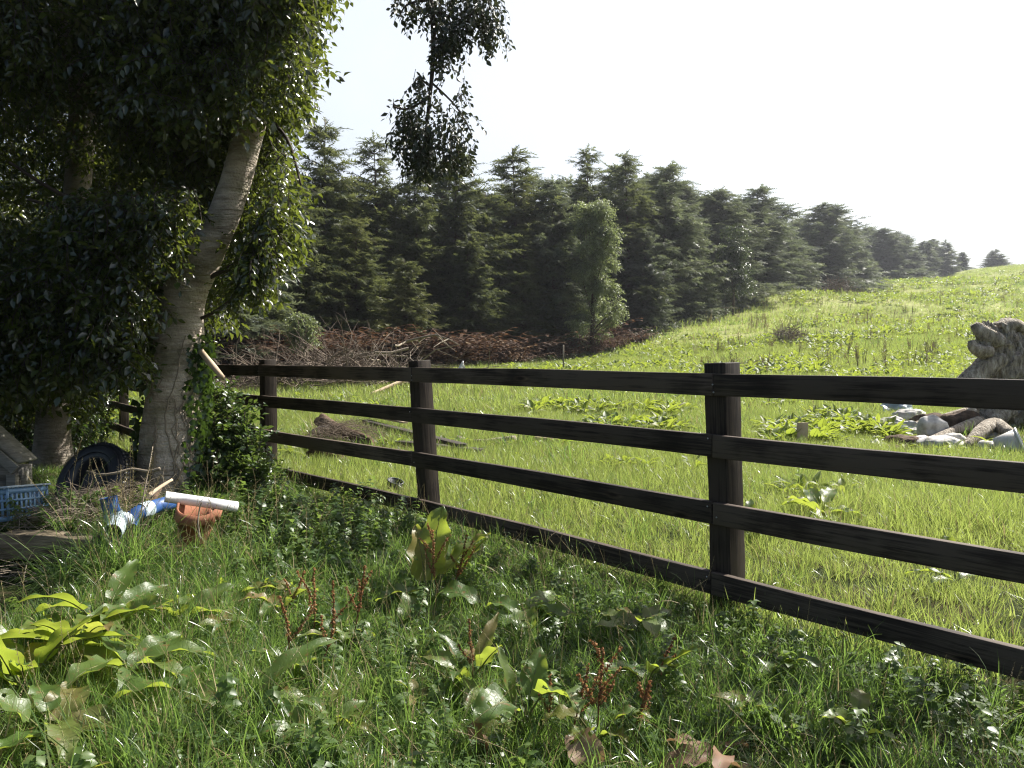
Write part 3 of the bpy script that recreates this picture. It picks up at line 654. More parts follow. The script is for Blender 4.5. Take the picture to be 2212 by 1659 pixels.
Fm = frame(D, npr.uniform(-.5, .5, N), (0, -1, .3)) * npr.uniform(.6, 1.25, N)[:, None, None]
link('ivy_leaves', multi([(lt, Fm, ip, npr.uniform(.2, .9, N))], [M_ivy], 'ivy_leaves'), ivo, (0, 0, 0))

# second tree behind
t2b = P(118, 985, 9.2)
tree2 = thing('shaded_tree', 'shaded tree with a pale sunlit patch on its bole, behind the black tyre', 'tree', t2b)
tb = MB(); q, w_ = trunk_path([(112, 1010, 92, 9.2), (115, 950, 74, 9.2), (120, 850, 66, 9.2), (138, 700, 60, 9.1), (156, 560, 56, 9.0), (166, 410, 54, 8.9), (180, 200, 54, 8.4), (152, 80, 50, 8.2), (115, -60, 46, 8.1), (60, -300, 36, 8)])
tb.tube(q, w_, 20, rough=.06, seed=9); tb.build('trunk', M_bark_shaded, tree2, smooth=True)
for a, b, c, d in [((130, 760), (60, 640), (10, 610), 16), ((150, 600), (230, 560), (270, 480), 12), ((175, 300), (90, 250), (10, 240), 14)]:
    tb = MB(); q, w_ = trunk_path([(*a, d, 9.1), (*b, d * .7, 9), (*c, d * .4, 8.8)]); tb.tube(q, w_, 7); tb.build('branch', M_twig_dark, tree2, smooth=True)
p2 = np.concatenate([crown_points([(-400, -400), (560, -400), (560, 560), (330, 760), (215, 790), (175, 850), (60, 880), (-400, 880)], 10500, 9.4, 11.5, 21, avoid=False),
                     crown_points([(-60, 720), (200, 700), (215, 820), (180, 880), (150, 820), (60, 820), (50, 850), (-60, 850)], 500, 8.2, 9.4, 23, avoid=False, hole=-.5)])
foliage('crown', p2, sprigs, [M_crown, M_twig_dark], tree2, 22, size=(1.1, 1.6))
# hedge added to screen out the sky and keep the left side dark
hd = P(0, 990, 12)
hedge = thing('added_hedge', 'dense hedge added as a dark screen against the sky at the left, behind the shaded tree', 'hedge', (PX(-60, 12), 12, g1(PX(-60, 12), 12)))
N = 6500
hx = npr.uniform(PX(-500, 12), PX(178, 12), N); hy = npr.uniform(11.2, 13.4, N); hz = gz(hx, hy) + npr.uniform(0, 2.4, N)
foliage('foliage', np.c_[hx, hy, hz], sprigs, [M_ivy, M_twig_dark], hedge, 24, size=(1, 1.5), down=.2)
tb = MB()
for k in range(14):
    x = PX(-500, 12) + k * .33; z = g1(x, 12.3); tb.tube([(x, 12.3, z), (x + .1, 12.2, z + .9), (x - .1, 12.3, z + 2)], [.03, .022, .01], 6)
tb.build('stems', M_twig_dark, hedge)

# ------------------------------------------------------------------ spruces
def spray_t(seed, droop=.25):
    """one needle-covered twig: ragged side shoots along a drooping axis"""
    r = random.Random(seed); mb = MB(); L = 1.; n = 6
    ax = [Vector((0, L * i / n, -droop * (i / n) ** 2)) for i in range(n + 1)]
    mb.add([ax[0] + Vector((-.045, 0, 0)), ax[0] + Vector((.045, 0, 0)), ax[n]], [(0, 1, 2)], 0, .4)
    for i in range(n):
        for s in (-1, 1):
            b = ax[i].lerp(ax[i + 1], r.random()); l = (.5 - .055 * i) * r.uniform(.7, 1.2); w = .075
            d = Vector((s * r.uniform(.6, 1), r.uniform(.5, .9), r.uniform(-.35, .2))).normalized(); e = b + d * l
            q = Vector((0, 1, 0)) * w; va = r.uniform(.3, .75)
            mb.add([b - q, b + q, e], [(0, 1, 2)], 0, va)
            mid = b.lerp(e, .45); e2 = mid + Vector((s * .25, .75, -.3)).normalized() * l * .5
            mb.add([mid - q * .8, mid + q * .8, e2], [(0, 1, 2)], 0, va)
    mb.add([ax[2] + Vector((-.03, 0, 0)), ax[2] + Vector((.03, 0, 0)), ax[3] + Vector((0, 0, -.32))], [(0, 1, 2)], 0, .4)
    mb.add([ax[4] + Vector((-.03, 0, 0)), ax[4] + Vector((.03, 0, 0)), ax[5] + Vector((0, 0, -.26))], [(0, 1, 2)], 0, .4)
    return mb.arr()
SPR = [spray_t(s) for s in (1, 2, 3)]
def spruce_meshes(seed, H, W, dens=1., bare=.04, thin_top=0., mats=None, spray=.46, profile=.75):
    g = np.random.default_rng(seed); tk = MB(); lean_ = g.uniform(-.02, .02, 2) * H
    def axis(z): f = z / H; return np.array([lean_[0] * f * f, lean_[1] * f * f, z])
    tk.tube([tuple(axis(H * k / 8)) for k in range(9)], [max(.012 * H * (1 - k / 8.) * 1.15, .02) for k in range(9)], 8)
    Pp = []; Dd = []; Ss = []
    z = H * bare
    brs = []
    sect = g.uniform(.65, 1.2, 9)
    while z < H * .985:
        f = z / H; nb = int(g.integers(6, 11) * dens + .5) if f < .75 else int(g.integers(4, 7))
        if f > .55 and g.random() < thin_top: z += .25; continue
        for b in range(nb):
            az = g.uniform(0, 2 * math.pi)
            rad = W * (1 - f) ** profile * g.uniform(.55, 1.12) * sect[int(f * 8.99)] * (1 + .25 * math.sin(az * 2 + seed))
            rad = max(rad, .22); rise = .4 - .55 * (1 - f) + g.uniform(-.15, .25)
            brs.append((z, az, rad, rise))
        z += g.uniform(.2, .42) * (H / 12.) ** .5
    bm_ = MB()
    for z, az, rad, rise in brs:
        z = min(max(z + g.uniform(-.3, .3) * (1 - z / H), .1), H * .985); base = axis(z); out = np.array([math.cos(az), math.sin(az), 0.])
        n = max(2, int(rad / .15)); pts = []
        for i in range(n + 1):
            t = i / n; pts.append(base + out * rad * t + np.array([0, 0, rad * (rise * t - .28 * t * t + .16 * t ** 3)]))
        if rad > .5: bm_.tube([tuple(pts[0]), tuple(pts[n // 2]), tuple(pts[-1])], [.03 * rad / 2 + .008, .02, .006], 4, caps=False)
        side = np.cross(out, [0, 0, 1.])
        for i in range(1, n + 1):
            t = i / n
            if t < .25 and g.random() < .55: continue
            for s in (-1, 1):
                if g.random() < .12: continue
                d = out * g.uniform(.5, 1.) + side * s * g.uniform(.4, 1.) + np.array([0, 0, g.uniform(-.7, .5)])
                Pp.append(pts[i] - out * .08); Dd.append(d); Ss.append(spray * g.uniform(.6, 1.2) * (1.1 - .35 * t))
        Pp.append(pts[-1]); Dd.append(out + np.array([0, 0, g.uniform(-.2, .5)])); Ss.append(spray * g.uniform(.7, 1.1))
    for k in range(6):
        Pp.append(axis(H * (.93 + .011 * k))); a = g.uniform(0, 6.28); Dd.append(np.array([math.cos(a) * .5, math.sin(a) * .5, 1.])); Ss.append(spray * .8)
    Pp = np.array(Pp); Dd = np.array(Dd); Ss = np.array(Ss); N = len(Pp)
    keep = (nz3(Pp, 1.5, seed + 5) > -.75) | (Pp[:, 2] > H * .9); Pp, Dd, Ss = Pp[keep], Dd[keep], Ss[keep]; N = len(Pp)
    M = frame(Dd, g.uniform(-.9, .9, N)) * Ss[:, None, None]; k = g.integers(0, 3, N)
    va = np.clip(.5 + .22 * nz3(Pp, 1.1, seed) + g.uniform(-.12, .12, N), 0, 1)
    cm = multi([(SPR[i], M[k == i], Pp[k == i], va[k == i]) for i in range(3)], mats or [M_spruce], 'crown')
    a = bm_.arr(); b = tk.arr()
    tm = arrays_mesh('trunk', np.concatenate([b['v'], a['v']]), np.concatenate([b['l'], a['l'] + len(b['v'])]), np.concatenate([b['s'], a['s']]), [M_sbark])
    return tm, cm
# px of tip, py of tip, distance, crown half-width factor, variant, label
VAR = {}
def variant(k):
    if k not in VAR:
        sp = {'tall': (31, 12., 2.9, 1.15, .04, .0, [M_spruce], .58, .6), 'thin': (32, 12., 2.7, .9, .05, .08, [M_spruce], .52, .5), 'broad': (33, 12., 3.5, 1.2, .02, .0, [M_spruce], .6, .42),
              'dense': (34, 11., 3.4, 1.25, .02, .0, [M_spruce_hazy], .62, .6), 'far': (35, 11., 4.0, 1.1, .01, .0, [M_spruce_hazy], .75, .62), 'far2': (36, 10., 3.9, 1.05, .01, .05, [M_spruce_hazy], .75, .7), 'small': (37, 5., 2.0, 1.3, .02, 0, [M_spruce], .42, .5)}[k]
        VAR[k] = (sp[1], *spruce_meshes(sp[0], *sp[1:6], mats=sp[6], spray=sp[7], profile=sp[8]))
    return VAR[k]
SPRUCES = [
    (702, 262, 38, 1.05, 'tall', 'tall spruce nearest the big tree, its tip left of the sky gap'),
    (818, 293, 40, .95, 'thin', 'thin see-through spruce with a bare upper stem, second beyond the big tree'),
    (905, 345, 41, .9, 'tall', 'spruce directly below the hanging branch, left of its twin'),
    (985, 338, 43, .9, 'broad', 'spruce just right of the hanging leaves, above the dark row'),
    (1118, 322, 48, 1.15, 'tall', 'bushy-topped spruce standing clear in the middle of the row'),
    (1195, 392, 47, .9, 'dense', 'shorter spruce filling the dip left of the pale leafy tree'),
    (1050, 415, 45, .9, 'broad', 'low broad spruce between the hanging leaves and the bushy-topped one'),
    (1272, 320, 55, .95, 'thin', 'brownish thin-topped spruce rising behind the pale leafy tree'),
    (1358, 330, 57, 1.05, 'tall', 'tallest spruce of the mid row, tip notched beside the brownish one'),
    (1432, 358, 61, 1.1, 'dense', 'wide dark spruce where the tree line starts to fall'),
    (1485, 440, 64, .95, 'dense', 'shoulder-high spruce filling the slope right of the wide dark one'),
    (1553, 412, 74, 1.1, 'far', 'spruce with two rounded tops behind the brown-leaved tree'),
    (1628, 406, 82, 1.15, 'dense', 'tall pointed spruce at the left of the long dip'),
    (1690, 480, 92, 1.0, 'far2', 'small spruce in the dip of the tree line'),
    (1775, 442, 108, 1.25, 'far', 'big spruce standing highest above the two twiggy bushes'),
    (1832, 482, 122, 1.0, 'far2', 'spruce leaning on the right side of the big one on the slope'),
    (1905, 494, 148, 1.1, 'far', 'bluish spruce with a blunt top far up the field edge'),
    (1955, 512, 160, 1.0, 'far2', 'bluish spruce, middle of the far upper group'),
    (1992, 522, 172, 1.0, 'far', 'bluish spruce, narrowest of the far upper group'),
    (2036, 519, 184, .95, 'far2', 'pointed spruce near the upper end of the row'),
    (2074, 545, 192, 1.1, 'far', 'last low rounded spruce at the upper end of the row'),
    (2146, 538, 200, 1.5, 'far2', 'lone small spruce standing apart on the hill crest'),
    (640, 400, 34, .9, 'broad', 'spruce half hidden behind the right edge of the leaning tree crown'),
    (590, 610, 31, 1., 'small', 'low dark spruce seen right of the leaning trunk'),
    (470, 330, 30, 1.3, 'dense', 'dark spruce glimpsed directly behind the leaning limb'),
    (330, 300, 28, 1.3, 'dense', 'dark spruce hidden behind the leaning tree, above the brushwood'),
    (180, 300, 26, 1.3, 'dense', 'dark spruce behind the shaded tree at the left'),
    (20, 300, 25, 1.4, 'dense', 'dark spruce behind the hedge at the left border'),
    (770, 470, 36, 1., 'broad', 'yellowish broad spruce in front of the two tallest ones'),
    (875, 560, 35, .9, 'broad', 'low spruce with bright drooping tips in front of the thin one'),
    (1010, 520, 41, 1., 'broad', 'lower spruce with spreading boughs below the hanging leaves'),
    (1130, 510, 45, 1., 'broad', 'lower spruce with light tips in front of the bushy-topped one'),
    (1390, 500, 56, 1., 'dense', 'lower spruce at the corner where the field meets the row'),
    (1500, 540, 66, 1., 'dense', 'low bushy spruce left of the brown-leaved tree, by the field edge'),
    (1680, 560, 90, 1., 'far', 'low spruce at the foot of the dip, by the field edge'),
    (1870, 550, 132, 1.1, 'far2', 'low spruce at the field edge below the far group'),
]
for i, (px, py, d, wf, kind, label) in enumerate(SPRUCES):
    H0, tm, cm = variant(kind)
    x = PX(px, d); z = g1(x, d) - .1; h = P(px, py, d).z - z; s = h / H0
    o = thing('spruce', label, 'tree', (x, d, z), 'spruces in the row along the field')
    sx = s * wf if s < 1.6 else s * wf * .9
    sx *= 1.15 if d < 65 else 1.4 if d < 140 else 1.65
    o.scale = (sx, sx, s); o.rotation_euler.z = rnd.uniform(0, 6.28) 
    link('trunk', tm, o, (0, 0, 0)); link('crown', cm, o, (0, 0, 0))

SECOND = [(740, 400, 46), (860, 430, 48), (945, 400, 50), (1040, 440, 52), (1165, 400, 56), (1230, 410, 60), (1315, 380, 66), (1400, 400, 70), (1465, 415, 76), (1515, 455, 84), (1590, 450, 92), (1655, 455, 100), (1720, 490, 118), (1800, 475, 130), (1870, 510, 160), (1930, 520, 176), (2010, 535, 196)]
for i, (px, py, d) in enumerate(SECOND):
    H0, tm, cm = variant('dense' if d < 70 else 'far'); x = PX(px, d); fx, fy = x, d
    z = g1(x, d) - .3; h = P(px, py - 18, d).z - z; q = h / H0; o = thing('spruce', 'spruce in the dim second rank, showing only between the trees of the front row', 'tree', (x, d, z), 'second rank of spruces'); o.scale = (q * 1.5, q * 1.5, q); o.rotation_euler.z = i * 1.7
    link('trunk', tm, o, (0, 0, 0)); link('crown', cm, o, (0, 0, 0))
def leafy_tree(label, px, pt, pb, d, wpx, mat, n, seed, name='broadleaf_tree', ls=1.6):
    x = PX(px, d); z = g1(x, d); t = thing(name, label, 'tree', (x, d, z))
    top = P(px, pt, d).z; bot = P(px, pb, d).z; W = wpx / 2 / 1728. * d; g = np.random.default_rng(seed)
    cs = []
    for k in range(60):
        f = g.random() ** .85; cs.append((g.normal() * W * .42 * (1.15 - f * .75), g.normal() * W * .35, bot + (top - bot) * f - z, W * g.uniform(.14, .34)))
    pts = []
    for c in cs:
        q = g.normal(size=(n // 60, 3)); q /= np.linalg.norm(q, axis=1, keepdims=True); q *= g.uniform(.4, 1, (len(q), 1)) * c[3]; pts.append(q + np.array(c[:3]) + np.array([x, d, z]))
    foliage('crown', np.concatenate(pts), sprigs, [mat, M_twig_dark], t, seed, size=(ls, ls * 1.6), down=.2)
    tb = MB(); tb.tube([(x, d, z - .2), (x + .1, d, z + (top - z) * .5), (x, d, z + (top - z) * .85)], [.14, .09, .03], 8)
    for c in cs[:12]: tb.tube([(x, d, z + max(.5, c[2] * .5)), (x + c[0], d + c[1], z + c[2])], [.05, .015], 5)
    tb.build('trunk', M_sbark, t, smooth=True)
leafy_tree('pale silvery leafy tree in front of the spruces, middle of the row', 1278, 435, 720, 45, 135, M_silver, 3600, 51)
leafy_tree('brownish green leafy tree at the field edge among the spruces', 1582, 490, 640, 66, 80, M_bramble, 900, 52, ls=2.2)
leafy_tree('small pale leafy bush below the sky gap, left of the spruces', 655, 680, 745, 27, 60, M_silver, 700, 53, 'bush', 1.)

# ------------------------------------------------------------------ undergrowth along the row
def frond_t(seed, L=1., mat=0):
    r = random.Random(seed); mb = MB()
    for s in range(5):
        az = r.uniform(0, 6.28); h = r.uniform(.6, 1.1) * L; o = Vector((math.cos(az), math.sin(az), 0)); pts = []
        for i in range(8):
            t = i / 7; pts.append(o * h * .75 * t * t + Vector((0, 0, h * (t - .5 * t * t))))
        mb.tube(pts[::2] + [pts[-1]], .006, 3, m=0, caps=False)
        sd_ = o.cross(Vector((0, 0, 1)))
        for i in range(1, 8):
            l = .3 * L * (1.05 - i / 8.) + .03
            for q in (-1, 1):
                b = pts[i]; e = b + (sd_ * q * 1. + o * .25 + Vector((0, 0, r.uniform(-.5, .1)))).normalized() * l
                mb.add([b - o * .03, b + o * .035, e], [(0, 1, 2)], 0, r.uniform(.2, .8))
    return mb.mesh('frond', [M_bracken])
def bramble_t(seed):
    r = random.Random(seed); mb = MB()
    for s in range(6):
        az = r.uniform(0, 6.28); h = r.uniform(.5, 1.1); o = Vector((math.cos(az), math.sin(az), 0)); pts = []
        for i in range(7):
            t = i / 6; pts.append(o * h * t + Vector((0, 0, h * (1.1 * t - 1.1 * t * t) + .15)))
        mb.tube(pts, .006, 3, m=1, caps=False)
        for i in range(34):
            f = r.random() * 5.9; k = int(f); b = pts[k].lerp(pts[min(k + 1, 6)], f - k) + Vector((r.gauss(0, .07), r.gauss(0, .07), r.gauss(.02, .06)))
            lf = leaf_arr(.09, .07, .2, .2).arr(); dd = np.array([[r.gauss(0, 1), r.gauss(0, 1), r.gauss(-.2, .5)]]); V = lf['v'] @ frame(dd)[0].T + np.array(b)
            n0 = len(mb.v); mb.v += [tuple(v) for v in V]; va = r.uniform(.1, .9); mb.va += [va] * len(V); oo = 0
            for s_ in lf['s']: mb.f.append(tuple(int(x) + n0 for x in lf['l'][oo:oo + s_])); mb.m.append(0); oo += s_
    return mb.mesh('bramble', [M_bramble, M_twig])
ROW = [(0, 820, 24), (300, 815, 26), (560, 800, 29), (760, 798, 32), (950, 785, 34), (1120, 762, 41), (1300, 735, 48), (1430, 704, 57), (1560, 670, 70), (1680, 648, 88), (1780, 630, 106), (1900, 611, 142), (2040, 594, 182)]
RW = np.array([(PX(a, c), c) for a, b, c in ROW])
def along_row(n, lo, hi, spread, off, seed):
    g = np.random.default_rng(seed); t = g.uniform(lo, hi, n); x = np.interp(t, range(len(RW)), RW[:, 0]); y = np.interp(t, range(len(RW)), RW[:, 1])
    # offsets away from the field (up-left) by a little
    k = np.clip(t.astype(int), 0, len(RW) - 2); tg = RW[k + 1] - RW[k]; tg /= np.linalg.norm(tg, axis=1, keepdims=True); nn = np.c_[-tg[:, 1], tg[:, 0]]
    o = g.uniform(off, off + spread, n); return x + nn[:, 0] * o, y + nn[:, 1] * o, t
x, y, t = along_row(3000, 1.5, 6.4, 6., -1.2, 61)
o = scatter('bracken', [frond_t(s) for s in (1, 2, 3)], np.c_[x, y, gz(x, y)], np.c_[npr.uniform(-.15, .15, len(x)), npr.uniform(-.15, .15, len(x)), npr.uniform(0, 6.28, len(x))], npr.uniform(.7, 1.8, len(x)) + 1.3 * (npr.random(len(x)) < .25) * (nz3(np.c_[x, y, x * 0], .9, 33) > -.1))
tag(o, 'reddish brown dead bracken along the foot of the spruces', 'bracken')
x1, y1, t1 = along_row(420, 4, 12, 2.0, -1.2, 62); x2, y2, t2 = along_row(160, 2.6, 6.5, 3.5, -1.4, 63); x3, y3, _ = along_row(500, 7, 12, 7, 0, 64)
x = np.r_[x1, x2, x3]; y = np.r_[y1, y2, y3]; sc = np.r_[npr.uniform(.6, 1.1, 420) * (1 + np.maximum(t1 - 7, 0) * .15), npr.uniform(.5, .9, 160), npr.uniform(1., 2., 500)]
o = scatter('bramble', [bramble_t(s) for s in (1, 2, 3)], np.c_[x, y, gz(x, y)], np.c_[npr.uniform(-.1, .1, len(x)), npr.uniform(-.1, .1, len(x)), npr.uniform(0, 6.28, len(x))], sc)
tag(o, 'low dark green brambles along the edge of the field', 'brambles')

# brushwood heap
def brush(name, label, cat, px0, px1, d, n, hmax, mat, seed, L=(.7, 2.0), r0=.012):
    g = random.Random(seed); x0, x1 = PX(px0, d), PX(px1, d); zc = g1((x0 + x1) / 2, d)
    t = thing(name, label, cat, ((x0 + x1) / 2, d, zc)); mb = MB()
    for k in range(n):
        f = g.random(); x = x0 + (x1 - x0) * f; y = d + g.gauss(0, .7); h = hmax * math.sin(math.pi * min(max(f, .08), .92)) * g.random()
        p = Vector((x, y, g1(x, y) + h)); dr = Vector((g.gauss(0, 1), g.gauss(0, .5), g.gauss(.15, .35))).normalized(); l = g.uniform(*L); pts = [p]
        for i in range(4): dr = (dr + Vector((g.gauss(0, .25), g.gauss(0, .25), g.gauss(-.03, .2)))).normalized(); pts.append(pts[-1] + dr * l / 4)
        r = r0 * g.uniform(.6, 1.8); mb.tube(pts, [r, r * .85, r * .7, r * .5, r * .25], 5, caps=False)
        for q in (2, 3):
            d2 = (dr + Vector((g.gauss(0, .8), g.gauss(0, .8), g.gauss(.2, .5)))).normalized(); mb.tube([pts[q], pts[q] + d2 * l * .18, pts[q] + d2 * l * .33 + Vector((0, 0, g.gauss(0, .04)))], [r * .5, r * .35, r * .15], 4, caps=False)
    mb.build('twigs', mat, t, smooth=True); return t
brush('brushwood_heap', 'big heap of bare grey cut branches behind the top rail, beside the leaning tree', 'brushwood', 500, 900, 24, 650, .85, M_brush, 71, r0=.014)
brush('fallen_branch', 'long pale bare branch lying over the brown bracken below the spruces', 'branch', 800, 960, 29, 16, 1.3, M_twig, 72, (1.5, 3), .03)
brush('twiggy_bush', 'leafless brown twiggy bush alone low on the field slope', 'bush', 1682, 1722, 46, 200, .9, M_brush, 73, (.5, 1.1), .014)
brush('twiggy_bush', 'smaller leafless brown bush higher on the slope, under the big spruce', 'bush', 1785, 1825, 80, 170, 1.4, M_brush, 74, (.8, 1.6), .022)

# ------------------------------------------------------------------ grass
def tuft(seed, n, h, spread, w, mats, lean_=.5, segs=4, dryf=.0, curl=1., stem=0):
    r = random.Random(seed); mb = MB()
    for k in range(n):
        a = r.uniform(0, 6.28); rr = spread * math.sqrt(r.random()); b = Vector((rr * math.cos(a), rr * math.sin(a), -.01)); H = r.uniform(*h)
        az = a + r.gauss(0, .8); o = Vector((math.cos(az), math.sin(az), 0)); ln = abs(r.gauss(0, lean_)) + .08; ww = w * r.uniform(.6, 1.3)
        fa = r.uniform(0, 3.14); sd_ = Vector((math.cos(fa), math.sin(fa), 0)); va = r.uniform(.2, .8); m = 1 if r.random() < dryf else 0
        vs = []; dr = Vector((0, 0, 1)) + o * ln * .5; p = b
        for i in range(segs + 1):
            t = i / segs; wd = ww * (1 - t ** 1.6) * .5 + (.0003 if i == segs else 0)
            vs += [p - sd_ * wd, p + sd_ * wd]; dr = (dr.normalized() + o * ln * .55 * curl + Vector((0, 0, -.16 * ln * curl * i))).normalized(); p = p + dr * H / segs
        mb.add(vs, [(2 * i, 2 * i + 1, 2 * i + 3, 2 * i + 2) for i in range(segs)], m, va)
    for k in range(stem):
        a = r.uniform(0, 6.28); o = Vector((math.cos(a), math.sin(a), 0)); H = r.uniform(.35, .6); pts = [o * .02 + o * .12 * t * t + Vector((0, 0, H * t)) for t in (0, .3, .6, .85, 1)]
        mb.tube(pts, [.0013, .0012, .001, .0008, .0006], 3, 1, caps=False)
        for q in range(16):
            t = .68 + .32 * q / 16; c = o * .02 + o * .12 * t * t + Vector((0, 0, H * t)); sdv = Vector((r.gauss(0, 1), r.gauss(0, 1), 1.2)).normalized() * .012
            mb.add([c - Vector((.002, 0, 0)), c + Vector((.002, .001, 0)), c + sdv], [(0, 1, 2)], 1, r.uniform(.3, .8))
    return mb
gm = [M_grass, M_dry]; fm = [M_field, M_dry]
T_near = [tuft(s, 32, (.07, .21), .075, .0056, gm, .55, 4, .05) .mesh('tuft', gm) for s in range(1, 7)]
T_long = [tuft(s, 26, (.18, .38), .05, .0062, gm, .75, 6, .08, 1.3, stem=(1 if s % 3 == 0 else 0)).mesh('tuft', gm) for s in range(11, 16)]
T_mid = [tuft(s, 30, (.08, .2), .11, .006, fm, .5, 3, .08).mesh('tuft', fm) for s in range(21, 26)]
T_far = [tuft(s, 26, (.12, .26), .28, .014, fm, .5, 2, .1).mesh('tuft', fm) for s in range(31, 35)]
T_vfar = [tuft(s, 30, (.2, .42), .8, .04, fm, .6, 2, .15).mesh('tuft', fm) for s in range(41, 44)]
fl = [ST[k] for k in order]
def fence_side(x, y):
    """positive behind the fence (field side)"""
    yy = np.interp(x, [p[0] for p in [(far_end.x, far_end.y)] + fl + [(6, -2.1)]], [p[1] for p in [(far_end.x, far_end.y)] + fl + [(6, -2.1)]]); return y - yy
def wedge(n, d0, d1, seed, m=.06, power=2.):
    """random ground points inside the view (with a margin), even per square metre"""
    g = np.random.default_rng(seed); e = 1 + 2.2 / ((d0 + d1) * .64 * 1.1); n = int(n * e); u = g.random(n); y = (d0 ** power + u * (d1 ** power - d0 ** power)) ** (1 / power)
    x = g.uniform(-(.64 + m) - .7 / y, (.64 + m) + 2.8 / y, n) * y; return x, y
def trunk_free(x, y):
    return (np.hypot(x - TREE.x, y - TREE.y) > .3) & (np.hypot(x - t2b.x, y - t2b.y) > .35)
def place(name, T, x, y, sc, tilt, label, cat='grass', dz=0.):
    N = len(x)
    o = scatter(name, T, np.c_[x, y, gz(x, y) + dz], np.c_[npr.normal(0, tilt, N), npr.normal(0, tilt, N), npr.uniform(0, 6.28, N)], sc)
    return tag(o, label, cat)
def bare(x, y):  # trodden shaded ground at the left, below the timber edge
    return (x < -2.25 + .25 * np.sin(y * 3)) & (y > 3.75) & (y < 4.95)
x, y = wedge(14500, 1.9, 8.2, 81)
k = (fence_side(x, y) < .12) & trunk_free(x, y) & ~bare(x, y) & ~((x < -2.4) & (y > 5) & (npr.random(len(x)) < .8)); x, y = x[k], y[k]
sc = npr.uniform(.65, 1.1, len(x)) * (1 + .25 * nz3(np.c_[x, y, x * 0], 1.6, 3)) * np.where((y > 4.9) & (x < -1.2), .7, 1)
place('lawn_grass', T_near, x, y, sc, .15, 'rough green grass on the near side of the fence')
x, y = wedge(6200, 1.9, 7.5, 82); nn = nz3(np.c_[x, y, x * 0], 1.9, 5)
k = (fence_side(x, y) < .05) & trunk_free(x, y) & (nn > -.35) & ~bare(x, y) & ~((x < -2.3) & (y > 4.8)); x, y = x[k], y[k]
place('long_grass', T_long, x, y, npr.uniform(.42, .85, len(x)), .3, 'longer arching grass blades in front of the fence')
# overgrown tussocks by the tree
g = np.random.default_rng(83); x = []; y = []
for cx, cy, n, s in [(PX(245, 4.5), 4.5, 34, .13), (PX(235, 4.75), 4.75, 30, .14), (PX(300, 4.6), 4.6, 14, .12), (PX(420, 4.8), 4.8, 16, .2), (PX(520, 4.7), 4.7, 26, .2), (PX(600, 4.9), 4.9, 14, .2), (PX(470, 4.5), 4.5, 20, .2)]:
    x += list(g.normal(cx, s, n)); y += list(g.normal(cy, s * .7, n))
x = np.array(x); y = np.array(y); place('tussock_grass', T_long, x, y, npr.uniform(.9, 1.25, len(x)) + .35 * (x < PX(330, 4.6)), .2, 'tall yellow green tussocks in front of the terracotta pot and blue pipe')
DB0, DB1 = Gd(2080, 985), Gd(2080, 905)
def debris(x, y):
    px = x / y * 1728 + 1106; return (px > 1935) & (px < 2330) & (y > DB0) & (y < DB1) & (npr.random(len(x)) < .88)
x, y = wedge(30000, 3.2, 17, 84); k = (fence_side(x, y) > -.05) & ~debris(x, y); x, y = x[k], y[k]
place('field_grass', T_mid, x, y, npr.uniform(.7, 1.2, len(x)) * (1 + .25 * nz3(np.c_[x, y, x * 0], .8, 6)), .15, 'sunlit grass of the field just behind the fence')
x, y = wedge(5200, 4, 22, 89, .06, 1.7); k = (fence_side(x, y) > .1) & ~debris(x, y) & (nz3(np.c_[x, y, x * 0], 1.1, 19) + .5 * nz3(np.c_[x, y, x * 0], 3.5, 20) > .12); x, y = x[k], y[k]
place('rough_tufts', T_long, x, y, npr.uniform(.45, .85, len(x)) * (1 + .02 * y), .2, 'darker rough tufts of grass dotted over the near field')
def in_field(x, y):
    # right / camera side of the tree row
    yy = np.interp(x, RW[:, 0], RW[:, 1]); return y < yy + 1
x, y = wedge(26000, 15, 48, 85); k = in_field(x, y); x, y = x[k], y[k]
place('meadow_grass', T_far, x, y, npr.uniform(.7, 1.3, len(x)), .15, 'bright backlit grass farther up the field')
T_fard = [tuft(s, 30, (.14, .34), .22, .016, gm, .6, 2, .12).mesh('tuft', gm) for s in range(51, 54)]
x, y = wedge(9000, 9, 130, 90, .03, 1.5); k = in_field(x, y) & (fence_side(x, y) > .2) & ~debris(x, y) & (nz3(np.c_[x, y, x * 0], .35, 23) + .7 * nz3(np.c_[x, y, x * 0], 1.3, 24) > .35); x, y = x[k], y[k]
place('dark_tufts', T_fard, x, y, npr.uniform(.5, 1.1, len(x)) * (1 + .012 * y), .2, 'darker clumps of coarse grass scattered up the field')
x, y = wedge(22000, 45, 190, 86, .03, 1.6); k = in_field(x, y) & (x > 0); x, y = x[k], y[k]
place('hill_grass', T_vfar, x, y, npr.uniform(.6, 1.3, len(x)), .15, 'pale grass covering the upper hill')

